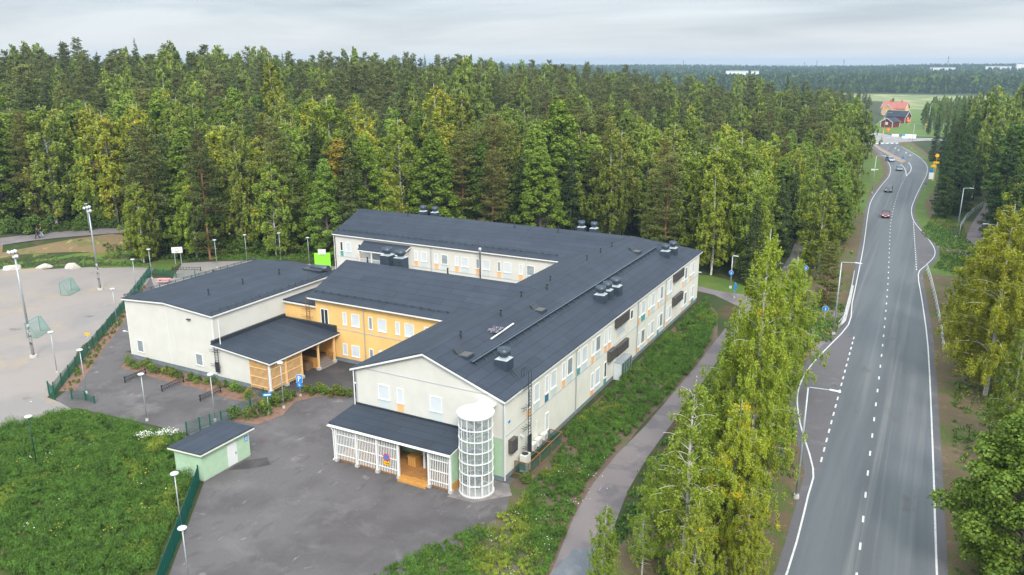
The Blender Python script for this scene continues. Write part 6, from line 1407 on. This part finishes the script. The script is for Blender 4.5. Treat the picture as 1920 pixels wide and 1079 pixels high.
# the rest of the big wood as one mass
def scatter(name,pts,protos,kind='stuff',label=None,cat=None):
    col=bpy.data.collections.new(name+'_kinds')
    for j,(tm,cm) in enumerate(protos):
        mb=bmesh.new(); mb.from_mesh(tm); n0=len(mb.faces); me=bpy.data.meshes.new(name+'_kind')
        va=[tuple(v.co) for v in tm.vertices]; fa=[tuple(p.vertices) for p in tm.polygons]; o0=len(va); va+=[tuple(v.co) for v in cm.vertices]; fa+=[tuple(q+o0 for q in p.vertices) for p in cm.polygons]; mb.free()
        me.from_pydata(va,[],fa); me.materials.append(tm.materials[0]); me.materials.append(cm.materials[0]); me.polygons.foreach_set('material_index',[0]*len(tm.polygons)+[1]*len(cm.polygons)); me.update()
        col.objects.link(bpy.data.objects.new('%s_%02d'%(name,j),me))
    me=bpy.data.meshes.new(name); P=np.array([p[:3] for p in pts]); me.from_pydata(P,[],[])
    for an,ty,vals in (('kind_index','INT',[int(p[3]) for p in pts]),('turn','FLOAT',[p[4] for p in pts]),('grow','FLOAT',[p[5] for p in pts])):
        at_=me.attributes.new(an,ty,'POINT'); at_.data.foreach_set('value',vals)
    o=link(bpy.data.objects.new(name,me)); ng=bpy.data.node_groups.new(name,'GeometryNodeTree'); ng.interface.new_socket('Geometry',in_out='INPUT',socket_type='NodeSocketGeometry'); ng.interface.new_socket('Geometry',in_out='OUTPUT',socket_type='NodeSocketGeometry')
    a=ng.nodes.new('NodeGroupInput'); b=ng.nodes.new('NodeGroupOutput'); ip=ng.nodes.new('GeometryNodeInstanceOnPoints'); ci=ng.nodes.new('GeometryNodeCollectionInfo')
    ci.inputs[0].default_value=col; ci.inputs['Separate Children'].default_value=True; ip.inputs['Pick Instance'].default_value=True
    def na(nm,ty): q=ng.nodes.new('GeometryNodeInputNamedAttribute'); q.data_type=ty; q.inputs[0].default_value=nm; return q.outputs['Attribute']
    L=ng.links; L.new(a.outputs[0],ip.inputs['Points']); L.new(ci.outputs[0],ip.inputs['Instance']); L.new(na('kind_index','INT'),ip.inputs['Instance Index'])
    cx_=ng.nodes.new('ShaderNodeCombineXYZ'); L.new(na('turn','FLOAT'),cx_.inputs[2]); L.new(cx_.outputs[0],ip.inputs['Rotation']); L.new(na('grow','FLOAT'),ip.inputs['Scale']); L.new(ip.outputs[0],b.inputs[0])
    md=o.modifiers.new('scatter','NODES'); md.node_group=ng; return tag(o,label,cat,None,kind)
order_k=['birch','pine','spruce','broad']; pr=[]; base={}
for k in order_k:
    base[k]=len(pr); pr+=PROTO[(k,2)]
rp=[(x,y,z-.1,base[k]+tr_.randrange(2),tr_.uniform(0,6.28),h/NOMH[k][2][0]*1.15) for x,y,z,k,h in rest]
print('trees',used,'rest',len(rp))
if rp: scatter('forest',rp,pr,label='unbroken mass of mixed trees on the back of the wooded hill',cat='forest')
# far wooded ridges: 5 km of tree tops
g4=np.random.default_rng(8)
fp=[(gen_spruce(201,17,3.4,.0,150,2.4)),(gen_broad(202,15,4.4,.0,150,2.4,16,False,cs=1.3)),(gen_spruce(203,15,4.0,.0,150,2.6))]
n=21000; r=1085+1900*g4.uniform(size=n)**1.25; az=R(-31)+R(41)*g4.uniform(size=n); x=CAM[0]+r*np.sin(az); y=CAM[1]+r*np.cos(az); z=hfun(x,y)
pp=[(float(a),float(b),float(c),int(g4.integers(0,3)),float(g4.uniform(0,6.28)),float(g4.uniform(.75,1.15)*(1 if q>1140 else .6))) for a,b,c,q in zip(x,y,z,r)]
pp=[p for p in pp if not any(math.hypot(p[0]-a,p[1]-b)<w for a,b,w in ((-267,1400,30),(-300,1405,32),(20,1925,50),(160,2105,70)))]
scatter('far_forest',pp,fp,label='hazy blue wooded ridge on the horizon',cat='forest')
# tree line and field bushes this side of the ridge
for i,(x,y,h) in enumerate(((-52,640,9),(-44,660,8),(-30,700,7),(-8,690,7),(-70,690,10))): plant('broad',2,x,y,h,'dark round tree standing in the far green field','field trees beyond the farm',(.7,.85,.8),wid=1.6)
for x,y,h in ((-26,440,10),(-18,452,11),(-14,470,10),(-22,480,11),(-33,455,11),(-17,500,12),(-8,437,12),(25,440,12),(29,455,14),(24,470,14),(21,500,12),(28,520,12)): plant('broad' if y!=437 else 'spruce',2,x,y,h,'round tree around the farm buildings','trees around the farm',(.85,.95,.85) if y!=437 else (.5,.7,.8),wid=1.3)
# undergrowth bushes along the wood edges
def bushes(pts,lb,gp,tint=None):
    for x,y,h in pts: plant('bush',1,x,y,h,lb,gp,tint)
bp=[]
for i in range(70):
    t=g.uniform(); x=-100+ t*46; y=40+t*26+g.uniform(1,6); bp.append((x,y,g.uniform(1.2,3.2)))
bushes(bp,'low bush in the undergrowth along the edge of the wood behind the hall','undergrowth bushes behind the hall',(.75,.85,.8))
bp=[]
for i in range(40):
    t=g.uniform(); q=pick(-90+t*330,452-abs(t-.3)*24-g.uniform(3,14)); bp.append((q[0]-1,q[1]+3,g.uniform(.8,3.6)))
bushes(bp,'low bush in the undergrowth above the upper path','undergrowth bushes above the upper path',(.62,.70,.8))
# ------------------------------------------------------------------ low plants
L_weed=leafmat('weed_leaves',(.050,.120,.016),(.115,.215,.026),(.22,.27,.03),ythr=.60,yscale=.20,transl=.25,var=0,clump=1.1)
L_shr=leafmat('shrub_leaves',(.08,.15,.02),(.17,.24,.035),(.30,.27,.03),ythr=.66,yscale=.5)
flw=mat('white_flowers',(.70,.70,.62),.7); fly=mat('yellow_flowers',(.52,.42,.03),.7)
for k_ in PROTO[('shrub',1)]: k_[1].materials[0]=L_shr
def inpoly(x,y,poly):
    ins=np.zeros(len(x),bool); n=len(poly)
    for i in range(n):
        x1,y1=poly[i]; x2,y2=poly[(i+1)%n]; c=((y1>y)!=(y2>y))&(x<(x2-x1)*(y-y1)/(y2-y1+1e-9)+x1); ins^=c
    return ins
def weeds(name,poly,dens,h0,h1,label,seed,leaf=.13,nb=16,mtl=None,patch=.0,spread=.32,cat='weeds',avoid=None,hexp=1.0,asp=2.6):
    g=np.random.default_rng(seed); xs=[p[0] for p in poly]; ys=[p[1] for p in poly]; A=(max(xs)-min(xs))*(max(ys)-min(ys)); n=int(A*dens)
    x=g.uniform(min(xs),max(xs),n); y=g.uniform(min(ys),max(ys),n); m=inpoly(x,y,poly)
    f=np.sin(x*.55+1)*np.cos(y*.48)+.6*np.sin(x*1.3+y*.9)+.5*np.sin(y*1.9-x*1.1); m&=(f>patch-1.6) if patch else True
    if avoid: 
        for p in avoid: m&=~inpoly(x,y,p)
    x,y,f=x[m],y[m],f[m]; n=len(x); hh=(h0+(h1-h0)*np.clip(.5+.28*f,0,1)**hexp)*g.uniform(.65,1.25,n)
    i=np.repeat(np.arange(n),nb); t=g.uniform(0,1,len(i))**.7; az=g.uniform(0,6.28,len(i)); rd=hh[i]*spread*(.35+.9*t)*g.uniform(.2,1,len(i))
    P=np.stack([x[i]+rd*np.cos(az),y[i]+rd*np.sin(az),hh[i]*t*g.uniform(.7,1.0,len(i))+hfun(x[i],y[i])+.03],-1)
    Nn=np.stack([np.cos(az)*.6,np.sin(az)*.6,np.full(len(i),.6)],-1)+g.normal(size=(len(i),3))*.35
    V,F=quads(P,Nn,leaf,aspect=asp,g=g,vert=True); me=bpy.data.meshes.new(name); me.from_pydata(V,[],F); me.materials.append(mtl or L_weed); me.update()
    return tag(link(bpy.data.objects.new(name,me)),label,cat,None,'stuff')
meadow=[(-62,-30),(-15.5,-30),(-15.2,-22.3),(-23.4,-12.1),(-25.9,-11.6),(-25.9,-7.2),(-30.9,-6.6),(-38,-7.1),(-45.2,-7.7),(-46.9,-10.5),(-48,-15)]
mead2=[(-58,-27),(-15.8,-27),(-16,-22.0),(-23.4,-12.4),(-26.1,-12.0),(-26.1,-7.4),(-31,-6.9),(-38,-7.4),(-45.4,-8.0),(-46.6,-10.7),(-47.6,-15)]
weeds('weed_meadow',mead2,6,.35,1.3,'dense green weed meadow filling the lower left corner',21,.036,190,spread=.42,hexp=1.2,asp=5)
weeds('weed_meadow_low',mead2,9,.12,.40,'low grass between the tall weeds of the meadow',27,.036,46,spread=.8,asp=5)
strip=[(.9,61.5),(1.0,9.5),(2.0,6),(2.2,1),(2.6,-3),(1.0,-8),(-2,-15.5),(8.2,-15.5),(8.3,-9.6),(6.1,3.8),(6.7,16),(7.0,30),(6.8,40),(5.4,50),(1.2,61)]
weeds('weed_strip_plants',[(1.0,61.5),(1.0,9.5),(6.0,9.5),(6.5,16),(7.0,30),(6.6,42),(4.8,54)],5,.35,1.1,'thick green weeds between the east wall and the cycle path',22,.038,190,spread=.45,asp=5)
weeds('weed_strip_sparse',[(1.2,9.5),(2.0,6),(2.4,1),(2.8,-3),(1.0,-8),(-2,-15.5),(8.4,-15.5),(8.5,-9.6),(6.1,3.8),(6.3,9.8)],8,.15,.8,'patchy weeds and flowers on bare soil below the east wall',23,.036,110,patch=.35,spread=.5,asp=5)
weeds('strip_short_grass',[(1.2,9.5),(2.0,6),(2.4,1),(2.8,-3),(1.0,-8),(-2,-15.5),(8.4,-15.5),(8.5,-9.6),(6.1,3.8),(6.3,9.8)],7,.08,.3,'short yellow green grass on the rough soil below the east wall',43,.035,40,patch=1.35,spread=.9,asp=5)
weeds('strip_undergrowth',[(12.4,-15),(22.2,-15),(22.3,8),(20.5,20),(18,32),(18,44),(14.5,54),(10,54),(9.4,30),(9.7,5)],4,.1,.5,'short grass and herbs under the birches beside the road',24,.12,9,patch=.9,spread=.7,avoid=[[(20.4,-2),(22.9,-2),(22.6,12),(20.2,12)]])
weeds('verge_grass',[(28,131),(31.5,118),(31.9,108),(31,99),(33,97),(38,96),(40,112),(36.5,128),(36,145),(31,160),(29.5,150)],6,.08,.3,'short green grass on the verge round the far bus bay',25,.12,8,spread=.8)
weeds('verge_herbs',[(33.8,-15),(40,-15),(40,90),(34,90),(33.4,60),(33.6,20)],3,.1,.45,'thin brown green herbs on the right hand verge',26,.12,8,patch=1.0,spread=.7)
weeds('corner_grass',[(-33,62),(-2,62),(-3,65.2),(-12,70),(-20,76),(-33,70)],5,.1,.4,'short grass behind the back wing',28,.13,8,spread=.8)
weeds('path_corner_grass',[(15,56),(18,48.5),(20.0,50.5),(20.4,57),(19.6,68),(16,70),(15,63)],6,.15,.5,'grass and brush around the blue path sign left of the railing',29,.12,10,spread=.7)
weeds('bank_grass',[(-58,62),(-54,62),(-60,56),(-72,51),(-90,42),(-100,35.5),(-104,38),(-96,46),(-80,56),(-62,66)],4,.1,.4,'grass at the foot of the wood behind the playground',30,.14,8,spread=.8)
weeds('field_edge_grass',[(-99,31.8),(-107,27.2),(-113,22.8),(-121,20),(-114,27),(-101,35.5),(-92,39),(-90,37)],4,.05,.2,'mown green grass strip behind the boulders',31,.12,7,spread=1.0)
weeds('fence_planting',[(-50.4,-4.6),(-58,4.0),(-68,15.3),(-79,27.3),(-80.4,28.2),(-69,14.8),(-58,2.0),(-51.4,-5.2)],3.5,.15,.4,'rows of small green ground cover plants along the field fence',32,.12,12,mtl=L_shr,patch=.9,spread=.5)
weeds('wood_floor_plants',[(-108,50),(-60,75),(-60,66),(-100,44),(-120,48),(-135,40),(-135,48)],1.6,.2,.8,'ferns and seedlings inside the edge of the left wood',33,.22,12,spread=.6)
def flowers(name,pts,m,lb,n=14,sz=.09,sp=.5):
    g=np.random.default_rng(len(pts)+77); P=np.concatenate([np.array([[x,y,z]])+g.normal(size=(n,3))*np.array([sp,sp,.12]) for x,y,z in pts]); V,F=quads(P,np.tile([0,0,1.],(len(P),1))+g.normal(size=(len(P),3))*.4,sz,g=g)
    me=bpy.data.meshes.new(name); me.from_pydata(V,[],F); me.materials.append(m); return tag(link(bpy.data.objects.new(name,me)),lb,'flowers',None,'stuff')
flowers('white_flower_patch',[(-31.6,-7.6,.8),(-32.0,-8.3,.85),(-32.9,-8.9,.85),(-31.2,-7.3,.8),(-33.4,-9.2,.8),(-31.9,-7.9,.9)],flw,'patch of white flowers in the meadow beside the bike yard',60,.10,.28)
gg=np.random.default_rng(3)
flowers('scattered_white_flowers',[(gg.uniform(-50,-20),gg.uniform(-25,-9),.8) for _ in range(16)],flw,'white flower heads scattered through the weed meadow',5,.08,.3)
flowers('scattered_yellow_flowers',[(gg.uniform(-44,-18),gg.uniform(-26,-13),.8) for _ in range(11)],fly,'yellow flower heads scattered through the weed meadow',12,.08,.3)
flowers('strip_flowers',[(gg.uniform(3,7.8),gg.uniform(-12,8),.5) for _ in range(18)],flw,'white flower heads on the rough slope beside the cycle path',7,.07,.3)
# planted shrubs in the mulch beds
sp=[]
for i in range(23): t=i/22; sp.append((-52.3+t*20.4+g.normal()*.2,4.0-.55*(t>.93)-abs(g.normal())*.35,g.uniform(.6,1.0)))
for i in range(9): sp.append((-51.5+i*1.4,3.3+g.normal()*.15,g.uniform(.5,.9)))
for x_,y_,h_,_l in [(a,b,c,None) for a,b,c in sp]: plant('shrub',1,x_,y_,h_,'green shrub in the mulch bed under the sports hall wall','planted shrubs under the sports hall wall')
for x_,y_,h_ in ((-29.3,-1.2,1.4),(-28.6,-.9,1.2),(-28.2,.0,1.4),(-27.6,.6,1.2),(-28.4,1.2,1.3),(-29.2,1.9,1.2),(-28.2,2.6,1.5),(-29.0,3.0,1.1),(-28.3,3.8,1.3),(-29.6,2.9,1.0),(-28.6,4.8,1.1),(-28.0,5.2,1.0)): plant('shrub',1,x_,y_,h_,'bushy green shrub in the bed between the green fence and the parking sign','planted shrubs by the parking sign',wid=.95)
for i in range(11): t=i/10; plant('shrub',1,-27.6+t*4.4,6.6+t*1.9+g.normal()*.2,g.uniform(.8,1.25),'shrub in the bed that edges the inner yard','planted shrubs edging the inner yard',(1.25,1.0,.6) if i%3==0 else None)
plant('shrub',1,2.0,1.0,1.0,'dark green shrub tuft at the foot of the pump cage','tuft by the pump cage')

# ------------------------------------------------------------------ haze
hz_m=bpy.data.materials.new('haze'); hz_m.use_nodes=True; t=hz_m.node_tree
for n_ in list(t.nodes): t.nodes.remove(n_)
pv=N(t,'ShaderNodeVolumePrincipled'); pv.inputs['Color'].default_value=(.46,.64,.84,1); pv.inputs['Density'].default_value=.00020; pv.inputs['Anisotropy'].default_value=.2
o_=N(t,'ShaderNodeOutputMaterial'); t.links.new(pv.outputs[0],o_.inputs['Volume'])
hb=MB().box(-3700,3700,-1000,5300,-1.2,60).build('haze',hz_m); tag(hb,kind='stuff')
print('objects',len(S.objects))
